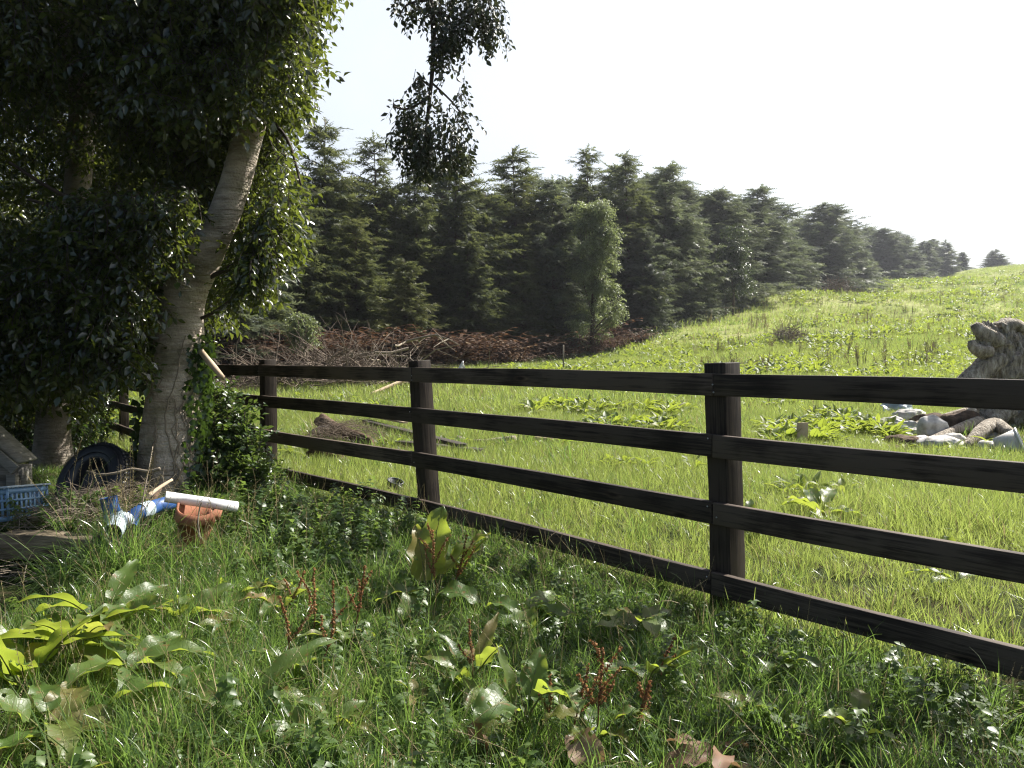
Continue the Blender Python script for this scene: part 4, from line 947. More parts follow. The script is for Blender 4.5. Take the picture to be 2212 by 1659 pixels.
# ------------------------------------------------------------------ dock plants
def dock_leaf(L, W, bend, wave=.06, seed=0, n=14, cup=.25, mat_i=0, hole=False):
    """broad leaf along +y, arching down by bend (radians over its length), on a petiole"""
    r = random.Random(seed); mb = MB(); vs = []; ph = r.uniform(0, 6.28); cols = 6; spine = []
    p = Vector((0, 0, 0)); a = 0.; 
    for i in range(n + 1): spine.append((p.copy(), a)); a -= bend / n; p = p + Vector((0, math.cos(a), math.sin(a))) * L / n
    for i, (q, a) in enumerate(spine):
        t = i / n; w = W * .5 * (math.sin(math.pi * min(1, t * .92 + .10)) ** .62) * (1.12 - .42 * t) if i < n else .003
        up = Vector((0, -math.sin(a), math.cos(a)))
        for c in range(cols + 1):
            u = (c / cols) * 2 - 1
            lift = cup * abs(u) ** 1.4 * w + wave * W * math.sin(t * 15 + ph + (2 if u > 0 else 0)) * abs(u) ** 2 + .012 * W * math.sin(c * 3.3 + i * 2.1) 
            vs.append(q + Vector((u * w * (1 + .06 * math.sin(t * 22 + ph)), 0, 0)) + up * lift - up * .02 * W * (1 - abs(u)) )
    fs = [(i * (cols + 1) + c, i * (cols + 1) + c + 1, (i + 1) * (cols + 1) + c + 1, (i + 1) * (cols + 1) + c) for i in range(n) for c in range(cols)]
    if r.random() < .5:
        for _ in range(2): fs.pop(r.randrange(len(fs)))
    mb.add(vs, fs, 0, r.uniform(.15, .85))
    mb.tube([s[0] - Vector((0, 0, .004)) for s in spine], [.0035 * (1 - .8 * i / n) for i in range(n + 1)], 4, m=1, caps=False)
    return mb
def seed_stalk(base, H, lean_, nb, seed, parent):
    r = random.Random(seed); st = MB(); sd_ = MB(); B = Vector(base)
    def run(p0, d0, L, r0, start):
        pts = [p0]; d = d0.normalized()
        for i in range(7): d = (d + Vector((r.gauss(0, .1), r.gauss(0, .1), .04))).normalized(); pts.append(pts[-1] + d * L / 7)
        st.tube(pts, [r0 * (1 - .8 * i / 7) for i in range(8)], 5, caps=False)
        n = int(L * 640)
        for k in range(n):
            f = start + (1 - start) * r.random(); whorl = round(f * L / .016) * .016 / L if r.random() < .75 else f
            q = min(max(whorl, 0), .999) * 7; i = int(q); c = pts[i].lerp(pts[i + 1], q - i); rr = .0088 * (1.15 - .6 * f) * (1 + .5 * math.sin(f * 40))
            v = Vector((r.gauss(0, 1), r.gauss(0, 1), r.gauss(0, .8))).normalized(); c = c + v * rr * r.random() ** .5; s = r.uniform(.0028, .005)
            a = v.orthogonal().normalized(); b = v.cross(a)
            sd_.add([c + a * s, c + b * s, c - a * s, c - b * s, c + v * s], [(0, 1, 4), (1, 2, 4), (2, 3, 4), (3, 0, 4)], 0, r.uniform(.2, .9))
        return pts
    m = run(B, Vector((lean_[0], lean_[1], 1)), H, .0042, .45)
    for k in range(nb):
        i = 3 + k % 4; d = Vector((r.choice([-1, 1]) * r.uniform(.45, 1.), r.gauss(0, .4), 1)); run(m[i], d, H * r.uniform(.25, .5), .0018, .1)
    so = st.build('seed_stalk', M_stem_red, parent, smooth=True); so.location = (0, 0, 0); link('seeds', sd_.mesh('seeds', M_seed), so, (0, 0, 0))
def dock(label, px, d, leaves, stalks=(), seed=0, group=None, mat=None):
    """leaves: (dx, dz of the blade's base above ground, direction azimuth deg, pitch deg, length, width, bend)"""
    x = PX(px, d); z = g1(x, d); t = thing('dock_plant', label, 'dock plant', (x, d, z), 'dock plants in the grass'); r = random.Random(seed)
    for k, (az, pitch, l, w, bend, pet) in enumerate(leaves):
        a = R(az); dr = Vector((math.cos(a) * math.cos(R(pitch)), math.sin(a) * math.cos(R(pitch)), math.sin(R(pitch))))
        base = Vector((0, 0, 0)); tip = Vector((math.cos(a) * pet * .45, math.sin(a) * pet * .45, pet * .9))
        l *= 1.15; w *= 1.25; mb = dock_leaf(l, w, bend, .085, seed * 50 + k)
        M = frame(np.array([[dr.x, dr.y, dr.z]]), np.array([r.uniform(-.5, .5)]))[0]
        mb.v = [tuple(Vector(M @ np.array(v)) + tip) for v in mb.v]
        mb.tube([base, tip * .5 + Vector((0, 0, .02)), tip], [.005, .004, .0033], 5, m=1, caps=False)
        me = mb.mesh('leaf', [mat or M_dock, M_stem], True); lo = link('leaf', me, t, (0, 0, 0))
    for k, (dx, H, lx, nb) in enumerate(stalks): seed_stalk(Vector((dx, 0, 0)), H, (lx, .05), nb, seed * 7 + k, t)
    return t
def rosette(n, seed, l=(.15, .26), w=(.06, .1), pet=(.05, .14), pitch=(5, 60)):
    r = random.Random(seed); a0 = r.uniform(0, 360)
    return [(a0 + 360 * k / n + r.uniform(-20, 20), r.uniform(*pitch), r.uniform(*l), r.uniform(*w), r.uniform(.4, 1.5), r.uniform(*pet)) for k in range(n)]
dock('tall dock plant with big bright leaves and rusty seed stalks, by the second post', 925, 4.05, [(112, 72, .26, .17, .25, .16), (85, 80, .30, .17, .5, .22), (40, 50, .28, .13, .6, .2), (-20, 20, .22, .12, 1.1, .12), (200, 25, .2, .1, 1.0, .12), (-80, 10, .2, .1, 1.2, .1), (250, 20, .22, .12, 1.2, .1)], [(.06, .42, -.12, 4), (.1, .40, .10, 3)], 1)
dock('dock plant with one huge pale two-lobed leaf, low in the middle foreground', 1125, 2.75, [(-35, 35, .17, .13, 1.2, .2), (-120, 25, .15, .12, 1.1, .18), (60, 60, .16, .08, .4, .14), (120, 70, .18, .05, .3, .12), (-150, 15, .15, .1, 1.3, .08)], [(.08, .22, .2, 1)], 2)
dock('dock plant with upright rusty seed stalks at the lower middle right', 1290, 2.65, rosette(5, 3, (.1, .16), (.04, .07)), [(.0, .34, .05, 5), (-.08, .30, -.15, 2), (.1, .26, .2, 3)], 3)
dock('wide spreading dock clump with yellow green leaves at the left foreground', 150, 3.35, rosette(9, 4, (.2, .3), (.07, .11), (.08, .18), (10, 50)), (), 4)
dock('dock clump with grey green leaves at the left border, nearest the camera', 35, 3.05, rosette(8, 5, (.2, .3), (.08, .12), (.08, .2), (20, 70)), (), 5)
dock('dock plant with broad drooping leaves right of the spreading left clump', 270, 3.1, rosette(7, 6, (.2, .28), (.08, .12), (.06, .14), (0, 40)), (), 6)
dock('dock plant with one large drooping yellow leaf in the left foreground grass', 390, 2.9, [(200, 25, .26, .12, 1.4, .1), (-30, 20, .2, .08, 1.2, .08), (100, 30, .18, .07, 1, .08)], (), 7)
dock('dock plant with two long arching leaves reaching right, left foreground', 530, 2.85, [(35, 45, .3, .07, .9, .1), (190, 15, .26, .08, 1.1, .06), (10, 20, .18, .06, 1, .06)], (), 8)
dock('dock plant with pale glossy leaves, just below the yellow tussocks', 385, 3.75, rosette(6, 9, (.16, .24), (.07, .1), (.06, .12), (5, 50)), (), 9)
dock('dock plant with a single glossy leaf left of centre, under the nettles', 500, 4.1, rosette(4, 10, (.18, .24), (.08, .1), (.05, .1), (0, 25)), (), 10)
dock('slim dock with two rusty seed stalks left of the tall dock plant', 735, 3.55, rosette(6, 11, (.1, .2), (.05, .08), (.05, .12)), [(-.12, .36, -.1, 2), (.05, .38, .03, 3), (-.02, .3, -.22, 1)], 11)
dock('dock with dark red seed spikes leaning over the long grass, left of centre', 630, 3.2, rosette(3, 12, (.12, .18), (.05, .07)), [(.0, .36, -.12, 1), (.1, .28, .1, 1)], 12)
dock('dock plant with shiny white-lit leaves below the lowest rail at the big post', 1375, 3.55, rosette(6, 13, (.14, .2), (.06, .09), (.05, .12), (0, 40)), (), 13)
dock('dock plant with grey drooping leaves between the tall dock and the big post', 1130, 3.75, rosette(6, 14, (.15, .22), (.07, .1), (.05, .12), (-5, 35)), (), 14)
dock('dock plant with folded pale leaves between the seed stalks, centre foreground', 1010, 3.1, rosette(7, 15, (.12, .2), (.04, .07), (.06, .15), (10, 75)), [(.02, .3, -.1, 1)], 15)
dock('small dock with a pale leaf under the lowest rail, right foreground', 1690, 3.15, rosette(4, 16, (.1, .16), (.05, .07), (.04, .1)), (), 16)
dock('small yellow dock at the lower right, beside a brown dead leaf', 1860, 2.6, rosette(5, 17, (.08, .13), (.04, .06), (.04, .12)), (), 17)
dock('dock with yellow pointed leaf just behind the lowest rail at the right', 2075, 4.3, [(80, 70, .16, .13, .5, .12), (200, 20, .16, .06, 1, .06), (150, 30, .2, .06, 1, .06), (20, 30, .12, .05, 1, .06)], (), 18)
dock('wide yellow green dock in the field grass right of the big post', 1780, 6.2, rosette(9, 19, (.2, .32), (.08, .12), (.06, .16), (5, 45)), (), 19)
dock('leafy dock growing at the back of the big post', 1625, 5.4, rosette(6, 20, (.16, .24), (.06, .09), (.06, .14), (20, 60)), (), 20)
dock('dock plant with wide bright leaves filling the gap right of the left clump', 215, 3.6, rosette(8, 31, (.2, .28), (.08, .11), (.1, .2), (15, 60)), (), 31)
dock('low dock at the lower left corner with pale round leaves', 95, 2.65, rosette(6, 32, (.15, .22), (.08, .11), (.06, .14), (10, 60)), (), 32)
dock('small dock with yellow leaves left of the slim seed stalks', 600, 3.9, rosette(5, 33, (.12, .18), (.05, .08), (.06, .12)), [(.03, .3, .1, 1)], 33)
dock('dock with two yellow leaves between the tall dock and the second post foot', 985, 4.5, rosette(5, 34, (.16, .22), (.07, .1), (.08, .16), (30, 75)), (), 34)
dock('dock with yellow leaf beside the lower right seed stalks', 1400, 3.0, rosette(5, 35, (.12, .18), (.05, .08), (.06, .16), (10, 60)), [(.05, .25, .1, 1)], 35)
dock('dock with brownish drooping leaves near the bottom edge, right of centre', 1560, 2.45, rosette(5, 36, (.12, .16), (.05, .07), (.05, .12), (0, 50)), (), 36, mat=M_dead)
for k, (px, d) in enumerate([(1245, 2.55), (1010, 2.55)]):
    x = PX(px, d); z = g1(x, d) + .05
    mb = dock_leaf(.16, .12, 1.2, .12, 900 + k); o = link('dead_leaf', mb.mesh('dead_leaf', [M_dead, M_dead], True)); o.location = (x, d, z + .06); o.rotation_euler = (R(-20), R(20), R(200 + 90 * k))
    tag(o, ['crumpled brown dead leaf under the huge pale dock leaf', 'dark reddish brown dead leaf left of the huge pale dock leaf'][k], 'leaf', 'dead leaves')
# ground cover of dock leaves in the field, too many to count
def dock_t(seed, n, mats):
    r = random.Random(seed); mb = MB()
    for (az, pitch, l, w, bend, pet) in rosette(n, seed, (.14, .28), (.06, .11), (.04, .14), (5, 65)):
        a = R(az); dr = Vector((math.cos(a) * math.cos(R(pitch)), math.sin(a) * math.cos(R(pitch)), math.sin(R(pitch)))); tip = Vector((math.cos(a) * pet * .6, math.sin(a) * pet * .6, pet * .8))
        q = dock_leaf(l, w, bend, .06, seed * 31 + int(az), n=5); M = frame(np.array([[dr.x, dr.y, dr.z]]), np.array([r.uniform(-.5, .5)]))[0]
        b = len(mb.v); mb.v += [tuple(Vector(M @ np.array(v)) + tip) for v in q.v]; mb.va += q.va; mb.f += [tuple(i + b for i in f) for f in q.f]; mb.m += q.m
    return mb.mesh('dock_rosette', mats, True)
T_dock = [dock_t(s, 7, [M_dockf, M_stem]) for s in (101, 102, 103, 104)]
X_ = []; Y_ = []; S_ = []
g = np.random.default_rng(87)
for px0, px1, d0, d1, n, s in [(1140, 1480, 12.5, 17, 260, 1.), (1660, 1930, 11.2, 15, 330, .95), (1950, 2250, 10.3, 11.0, 60, .8), (1180, 2250, 7, 12, 140, .55), (600, 1500, 9, 20, 160, .6), (560, 700, 9, 12, 25, .8), (930, 1130, 13, 16, 16, .8), (1600, 1760, 7.2, 7.8, 12, .7), (200, 300, 14, 22, 30, 1.2), (560, 860, 16, 21, 60, .9),
                               (1530, 1780, 26, 32, 80, 1.5), (1200, 1500, 19, 26, 40, 1.1), (1350, 2212, 22, 40, 800, 1.15), (1250, 1700, 34, 52, 420, 1.3), (1600, 2250, 17, 26, 200, 1.), (1700, 2212, 40, 80, 900, 1.6), (1780, 2230, 80, 150, 500, 2.4), (1100, 1450, 28, 42, 220, 1.2)]:
    y = g.uniform(d0, d1, n * 2); x = PX(g.uniform(px0, px1, n * 2), y); k = nz3(np.c_[x, y, x * 0], 1.1 if d0 < 20 else .4, 12) > -.1
    X_.append(x[k]); Y_.append(y[k]); S_.append(g.uniform(.7, 1.3, k.sum()) * s)
x = np.concatenate(X_); y = np.concatenate(Y_); s = np.concatenate(S_); k = in_field(x, y) & ~debris(x, y)
place('dock_leaves', T_dock, x[k], y[k], s[k], .12, 'patches of broad bright dock leaves all over the field', 'weeds')
T_dockn = [dock_t(s, 6, [M_dock, M_stem]) for s in (111, 112, 113, 114)]
x, y = wedge(120, 2.2, 5.8, 88); k = (fence_side(x, y) < 0) & trunk_free(x, y) & ~bare(x, y) & (nz3(np.c_[x, y, x * 0], 1.4, 17) > -.1) & ~((x < -1.2) & (y > 4.5)); x, y = x[k], y[k]
place('broadleaf_weeds', T_dockn, x, y, npr.uniform(.28, .6, len(x)), .2, 'small broad-leaved weeds mixed through the near grass', 'weeds', dz=.04)
# dry weed stems on the hill
def weed_t(seed):
    r = random.Random(seed); mb = MB()
    for k in range(7):
        a = r.uniform(0, 6.28); b = Vector((math.cos(a), math.sin(a), 0)) * r.uniform(0, .2); H = r.uniform(.4, .9)
        mb.tube([b, b * 1.3 + Vector((0, 0, H * .6)), b * 1.8 + Vector((0, 0, H))], [.008, .006, .003], 3, caps=False)
        for q in range(10):
            c = b * 1.5 + Vector((r.gauss(0, .03), r.gauss(0, .03), H * r.uniform(.5, 1.02))); mb.add([c, c + Vector((.025, 0, .01)), c + Vector((.01, .01, .05))], [(0, 1, 2)], 0, r.random())
    return mb.mesh('weed', [M_weed])
y = g.uniform(26, 150, 650); x = PX(g.uniform(1500, 2250, 650), y); k = in_field(x, y) & (nz3(np.c_[x, y, x * 0], .6, 4) > -.3); x, y = x[k], y[k]
place('dry_weeds', [weed_t(s) for s in (1, 2, 3)], x, y, g.uniform(.6, 1.3, len(x)), .1, 'scattered thin brown weed stems over the hill', 'weeds')

# ------------------------------------------------------------------ shrub and nettles right of the trunk
T_shrub_arr = [sprig(s, 11, .26, .055, .35, .62, .8) for s in (201, 202, 203, 204)]
def blob_pts(specs, seed):
    g = np.random.default_rng(seed); o = []
    for px, py, d, rx, rz, n in specs:
        c = np.array(P(px, py, d)); q = g.normal(size=(n, 3)); q /= np.linalg.norm(q, axis=1, keepdims=True); q *= g.uniform(.35, 1, (n, 1)); o.append(c + q * np.array([rx, rx * .8, rz]))
    return np.concatenate(o)
sx_, sy_ = PX(500, 6.6), 6.6
shrub = thing('leafy_shrub', 'leafy green shrub between the leaning trunk and the farther fence post', 'shrub', (sx_, sy_, g1(sx_, sy_)))
pt = blob_pts([(478, 885, 6.7, .12, .14, 40), (500, 930, 6.6, .15, .16, 80), (475, 985, 6.5, .14, .2, 90), (520, 1000, 6.5, .15, .16, 80), (490, 1050, 6.3, .17, .16, 100), (460, 1050, 6.4, .1, .18, 50), (560, 1040, 6.3, .14, .1, 50), (555, 960, 6.5, .08, .06, 14)], 91)
foliage('foliage', pt, T_shrub_arr, [M_shrub, M_twig_dark], shrub, 92, size=(.6, 1.), down=-.4)
tb = MB()
for k in range(9):
    a = Vector((sx_ + rnd.uniform(-.25, .25), sy_ + rnd.uniform(-.15, .15), g1(sx_, sy_) - .03)); tb.tube([a, a + Vector((rnd.uniform(-.1, .1), 0, .3)), a + Vector((rnd.uniform(-.2, .2), 0, rnd.uniform(.5, .75)))], [.008, .006, .003], 5)
tb.build('stems', M_twig_dark, shrub)
def nettle_t(seed):
    r = random.Random(seed); mb = MB(); H = r.uniform(.18, .34)
    mb.tube([(0, 0, 0), (r.gauss(0, .02), r.gauss(0, .02), H * .5), (r.gauss(0, .04), r.gauss(0, .04), H)], [.0025, .002, .001], 4, m=1, caps=False)
    for i in range(9):
        z = H * (.25 + .75 * i / 8)
        for q in range(3):
            a = i * 1.3 + q * 2.1 + r.uniform(-.3, .3); l = r.uniform(.04, .075) * (1.1 - .3 * i / 8); lf = leaf_arr(l, l * .75, .15, .25).arr()
            V = lf['v'] @ frame(np.array([[math.cos(a), math.sin(a), r.uniform(-.3, .3)]]))[0].T + np.array([0, 0, z]); b = len(mb.v)
            mb.v += [tuple(v) for v in V]; mb.va += [r.uniform(.2, .85)] * len(V); o = 0
            for s_ in lf['s']: mb.f.append(tuple(int(x) + b for x in lf['l'][o:o + s_])); mb.m.append(0); o += s_
    return mb.mesh('nettle', [M_nettle, M_stem])
g = np.random.default_rng(93); X_ = []; Y_ = []
for px, d, s, n in [(560, 5.9, .3, 130), (640, 5.7, .3, 150), (700, 5.4, .28, 130), (600, 5.2, .28, 120), (780, 5.6, .22, 60), (520, 5.5, .22, 80), (660, 4.9, .2, 60), (700, 6.2, .3, 80)]:
    X_ += list(g.normal(PX(px, d), s, n)); Y_ += list(g.normal(d, s * .8, n))
x = np.array(X_); y = np.array(Y_); k = (fence_side(x, y) < .15) & (np.hypot(x - TREE.x, y - TREE.y) > .4) & (x > PX(455, 5.6)); x, y = x[k], y[k]
place('nettles', [nettle_t(s) for s in range(1, 6)], x, y, npr.uniform(.4, .95, len(x)), .25, 'patch of small-leaved nettles and creepers between pot and fence', 'nettles')
x, y = wedge(900, 2.0, 5.6, 95); k = (fence_side(x, y) < .1) & ~bare(x, y) & trunk_free(x, y) & (nz3(np.c_[x, y, x * 0], 1.8, 28) > -.15); x, y = x[k], y[k]
place('mixed_weeds', [nettle_t(s) for s in range(6, 10)], x, y, npr.uniform(.35, .75, len(x)), .3, 'small leafy weeds tangled in the near grass', 'weeds')
# clover and small broad leaves among the near grass
def clover_t(seed):
    r = random.Random(seed); mb = MB()
    for k in range(7):
        c = Vector((r.gauss(0, .05), r.gauss(0, .05), r.uniform(.04, .12))); mb.tube([(c.x * .5, c.y * .5, 0), c], [.001, .001], 3, m=1, caps=False); a0 = r.uniform(0, 6.28)
        for q in range(3):
            a = a0 + q * 2.09; l = r.uniform(.012, .02); lf = leaf_arr(l, l * 1.0, .2, .1, .6).arr(); V = lf['v'] @ frame(np.array([[math.cos(a), math.sin(a), .1]]))[0].T + np.array(c); b = len(mb.v)
            mb.v += [tuple(v) for v in V]; mb.va += [r.uniform(.2, .7)] * len(V); o = 0
            for s_ in lf['s']: mb.f.append(tuple(int(x) + b for x in lf['l'][o:o + s_])); mb.m.append(0); o += s_
    return mb.mesh('clover', [M_clover, M_stem])
x, y = wedge(1500, 1.9, 5.5, 94); k = (fence_side(x, y) < .2) & (nz3(np.c_[x, y, x * 0], 2.5, 8) > .05) & ~bare(x, y); x, y = x[k], y[k]
place('clover', [clover_t(s) for s in (1, 2, 3)], x, y, npr.uniform(.7, 1.1, len(x)), .15, 'clover leaves mixed into the near grass', 'clover')

# ------------------------------------------------------------------ clutter by the tree
def rotm(rx, ry, rz): return Euler((R(rx), R(ry), R(rz))).to_matrix()
# hutch at the left border
hx0 = P(50, 1000, 6.1); gzh = g1(PX(0, 6.1), 6.1)
hutch = thing('wooden_hutch', 'small grey weathered wooden hutch with a pitched roof at the left border', 'hutch', (PX(-100, 6.1), 6.1, gzh))
ridge = P(-212, 775, 6.1); eave = P(48, 1004, 6.1); d_ = 6.1
wl_ = PX(-400, 6.1)
mb = MB(); ez = eave.z - .02; xr = PX(32, 6.1)
nb_ = 8; hgt = (ridge.z - gzh) / nb_ 
for i in range(nb_):
    z0 = gzh + i * hgt; z1 = z0 + hgt - .006
    slope = (ridge.z - eave.z) / (eave.x - ridge.x)
    def xat(z): return min(xr, eave.x - .05 - max(0, (z - eave.z + .04)) / slope)
    xl = lambda z: 2 * ridge.x - xat(z)
    a, b = xat(z0), xat(z1)
    if b <= ridge.x + .02: b = ridge.x + .02
    yo = .006 * (i % 2)
    mb.add([(xl(z0), d_ + .03 + yo, z0), (a, d_ + .03 + yo, z0), (b, d_ + .045 + yo, z1), (2 * ridge.x - b, d_ + .045 + yo, z1), (xl(z0), d_ + .06, z0), (a, d_ + .06, z0), (b, d_ + .06, z1), (2 * ridge.x - b, d_ + .06, z1)],
           [(0, 1, 2, 3), (5, 4, 7, 6), (3, 2, 6, 7), (1, 0, 4, 5), (1, 5, 6, 2), (4, 0, 3, 7)])
mb.box(((xr + .02 + 2 * ridge.x - xr) / 2, d_ + .13, (gzh + ez) / 2), (xr - (2 * ridge.x - xr) - .02, .13, ez - gzh), m=0)
mb.build('wall', M_greywood, hutch)
mb = MB(); mb.box((xr - .035, d_ + .0, (gzh + ez) / 2 - .02), (.07, .05, ez - gzh - .06)); mb.build('corner_post', M_greywood, hutch, bevel=.003)
for sgn in (1, -1):
    mb = MB(); a = Vector((ridge.x, d_ + .5, ridge.z + .02)); b = Vector((ridge.x + sgn * (eave.x - ridge.x), d_ + .5, eave.z + .02)); mb.beam(a - Vector((0, .43, 0)), b - Vector((0, .43, 0)), .24, .022); mb.build('roof_board', M_greywood, hutch)
    mb = MB(); a = Vector((ridge.x, d_ - .085, ridge.z - .03)); b = Vector((ridge.x + sgn * (eave.x - ridge.x), d_ - .085, eave.z - .03)); mb.beam(a, b, .02, .075); mb.build('bargeboard', M_greywood, hutch, bevel=.002)
# blue plastic crate
cr_o = thing('plastic_crate', 'pale blue perforated plastic crate beside the hutch', 'crate', P(40, 1120, 5.2))
Mc = Matrix.Translation(P(-12, 1126, 5.15)) @ Euler((R(-6), R(-7), R(-8))).to_matrix().to_4x4()
mb = MB(); Wd, Dp, Hh = .50, .34, .20
def cb(c, s): mb.box(Mc @ Vector(c), s, Mc.to_3x3())
def side_panel(ax, off):
    L_ = Wd if ax == 0 else Dp; n = int(L_ / .036)
    for k in range(n + 1):
        q = -L_ / 2 + L_ * k / n
        cb((q, off, Hh / 2) if ax == 0 else (off, q, Hh / 2), (.016, .006, Hh) if ax == 0 else (.006, .016, Hh))
    for z, h in ((.012, .024), (.068, .014), (.122, .014), (.178, .03)):
        cb((0, off * 1.004, z) if ax == 0 else (off * 1.004, 0, z), (L_, .0075, h) if ax == 0 else (.0075, L_, h))
side_panel(0, -Dp / 2); side_panel(0, Dp / 2); side_panel(1, -Wd / 2); side_panel(1, Wd / 2)
mb.build('side_panels', M_crate, cr_o)
mb = MB()
for s in (-1, 1):
    cb((0, s * (Dp / 2 + .004), Hh + .006), (Wd + .04, .03, .012)); cb((s * (Wd / 2 + .004), 0, Hh + .0065), (.03, Dp - .022, .0115))
mb.build('rim', M_bluegrey, cr_o, bevel=.003)
mb = MB(); cb((0, 0, -.002), (Wd, Dp, .006)); mb.build('base', M_crate, cr_o)
# tyre
ty = thing('tyre', 'worn black tyre leaning back against the tree bank, behind the blue pipes', 'tyre', P(205, 1085, 5.95))
Mt = Matrix.Translation(P(207, 1040, 5.95)) @ Euler((R(60), R(-4), R(-14))).to_matrix().to_4x4()
mb = MB(); prof = []
for k in range(28):
    a = 2 * math.pi * k / 28; ca, sa = math.cos(a), math.sin(a)
    prof.append((.215 + .075 * abs(ca) ** .7 * (1 if ca > 0 else -1), .085 * abs(sa) ** .6 * (1 if sa > 0 else -1)))
mb.lathe(prof, 64, Mt, closed=True); mb.build('tyre_body', M_blackpl, ty, smooth=True)
mb = MB(); mb.lathe([(.255, .0862), (.262, .0895), (.246, .0915), (.205, .0925), (.198, .089)], 64, Mt, closed=True); mb.build('bead', M_blackpl, ty, smooth=True)
mb = MB(); mb.lathe([(.0, -.05), (.05, -.05), (.06, -.035), (.11, -.045), (.15, -.02), (.168, .02), (.16, .03), (.14, -.03), (.0, -.06)], 48, Mt); mb.build('wheel_disc', M_blackpl, ty, smooth=True)
mb = MB()
for k in range(48):
    a = 2 * math.pi * k / 48
    for s in (-1, 1): mb.box(Mt @ Vector((.289 * math.cos(a), .289 * math.sin(a), s * .035)), (.012, .026, .05), Mt.to_3x3() @ Euler((s * .3, 0, a)).to_matrix())
mb.build('tread', M_blackpl, ty)
# timber edging: sleepers along the bank, one log
def beam_thing(name, label, cat, a, b, w, h, mat):
    t = thing(name, label, cat, (Vector(a) + Vector(b)) / 2); o = timber('beam', a, b, w, h, mat, t, segs=16, wob=.008, bevel=.01); return t
EY = 4.86
def slp(name, label, cat, a, b, w, h, mat):
    a = Vector(a); b = Vector(b); o = timber(name, a, b, w, h, mat, None, segs=16, wob=.006, bevel=.01); tag(o, label, cat); return o
slp('timber_sleeper', 'old timber sleeper edging the bank under the blue crate', 'timber', (-4.6, EY + .02, -1.125), (-3.12, EY, -1.13), .13, .09, M_timber)
slp('timber_sleeper', 'shorter timber sleeper with a dark shaded face left of the blue pipe', 'timber', (-3.08, EY - .02, -1.14), (-2.5, EY - .06, -1.17), .14, .16, M_timber)
mb = MB(); a = P(140, 1112, 5.35); b = P(262, 1082, 5.5)
mb.tube([a, a.lerp(b, .33) + Vector((0, 0, .006)), a.lerp(b, .66), b], [.045, .056, .058, .05], 12, rough=.06); lg = mb.build('log', M_timber, smooth=True); tag(lg, 'short brown log lying behind the upright blue pipe', 'log')
# pipes
def pipe_mb(path, r, wall=.004, n=20):
    mb = MB(); mb.tube(path, r, n, caps=False)
    inn = [Vector(p) for p in path]; k = MB(); mb.tube(inn, r - wall, n, caps=False)
    L = len(path); base2 = L * n
    for e in (0, L - 1):
        for q in range(n): q2 = (q + 1) % n; mb.f.append((e * n + q, e * n + q2, base2 + e * n + q2, base2 + e * n + q)); mb.m.append(0)
    return mb
def arc(pts, n=5):
    pp = [Vector(p) for p in pts]; o = []
    for i in range(len(pp) - 1):
        p0, p1, p2, p3 = pp[max(i - 1, 0)], pp[i], pp[i + 1], pp[min(i + 2, len(pp) - 1)]
        for k in range(n):
            t = k / n; o.append(.5 * ((2 * p1) + (p2 - p0) * t + (2 * p0 - 5 * p1 + 4 * p2 - p3) * t * t + (3 * p1 - p0 - 3 * p2 + p3) * t ** 3))
    return o + [pp[-1]]
bp_ = thing('blue_pipe', 'blue plastic pipe standing up out of a pale elbow joint, beside the sleeper', 'pipe', P(242, 1140, 4.95))
pipe_mb([P(234, 1074, 4.95), P(238, 1092, 4.95), P(244, 1112, 4.95)], .05).build('pipe', M_blue, bp_, smooth=True)
pipe_mb(arc([P(243, 1106, 4.95), P(248, 1122, 4.95), P(252, 1133, 4.9), P(247, 1146, 4.78), P(242, 1152, 4.68)]), .056).build('elbow_joint', M_bluegrey, bp_, smooth=True)
mb = MB(); mb.tube([P(262, 1132, 4.94), P(274, 1120, 5.0)], [.05, .05], 18); mb.build('side_socket', M_bluegrey, bp_, smooth=True)
bp2 = thing('blue_pipe', 'blue plastic bend with a pale collar lying against the tree foot', 'pipe', P(320, 1110, 5.2))
pipe_mb(arc([P(280, 1132, 5.05), P(288, 1116, 5.08), P(303, 1106, 5.12), P(318, 1104, 5.18)]), .046).build('bend', M_blue, bp2, smooth=True)
pipe_mb([P(305, 1104, 5.13), P(326, 1097, 5.2)], .050).build('collar', M_bluegrey, bp2, smooth=True)
pipe_mb([P(322, 1099, 5.19), P(345, 1091, 5.28), P(372, 1084, 5.36)], .046).build('pipe', M_blue, bp2, smooth=True)
wp = pipe_mb([P(357, 1073, 5.0), P(400, 1079, 5.05), P(450, 1086, 5.1), P(512, 1095, 5.2)], .034).build('white_pipe', M_white, smooth=True)
tag(wp, 'straight white plastic pipe lying across the terracotta pot', 'pipe')
# broken terracotta pot
pc = P(424, 1128, 5.0); pot = thing('terracotta_pot', 'broken terracotta pot tilted in dry grass, under the white pipe', 'pot', (pc.x, pc.y, pc.z - .06))
Mp = Matrix.Translation(pc) @ Euler((R(-14), R(10), 0)).to_matrix().to_4x4()
n = 40; prof = [(.085, -.12), (.112, .02), (.114, .035), (.134, .036), (.137, .10), (.125, .10), (.118, .04), (.104, .02), (.075, -.11)]
mb = MB(); vs = []; L_ = len(prof)
for k in range(n):
    a = 2 * math.pi * k / n; cut = 0
    if 200 < k * 9 % 360 < 330: cut = .065 * (math.sin((k * 9 - 200) / 130 * math.pi) ** .5)
    for r_, z in prof: vs.append(Mp @ Vector((r_ * math.cos(a), r_ * math.sin(a), z - (cut if z > .03 else cut * .3))))
fs = [(k * L_ + i, ((k + 1) % n) * L_ + i, ((k + 1) % n) * L_ + i + 1, k * L_ + i + 1) for k in range(n) for i in range(L_ - 1)]
mb.add(vs, fs); mb.build('pot_body', M_terra, pot, smooth=True)
mb = MB(); mb.lathe([(0, .0), (.05, .005), (.1, .0)], 20, Mp); mb.build('soil', M_rust, pot)
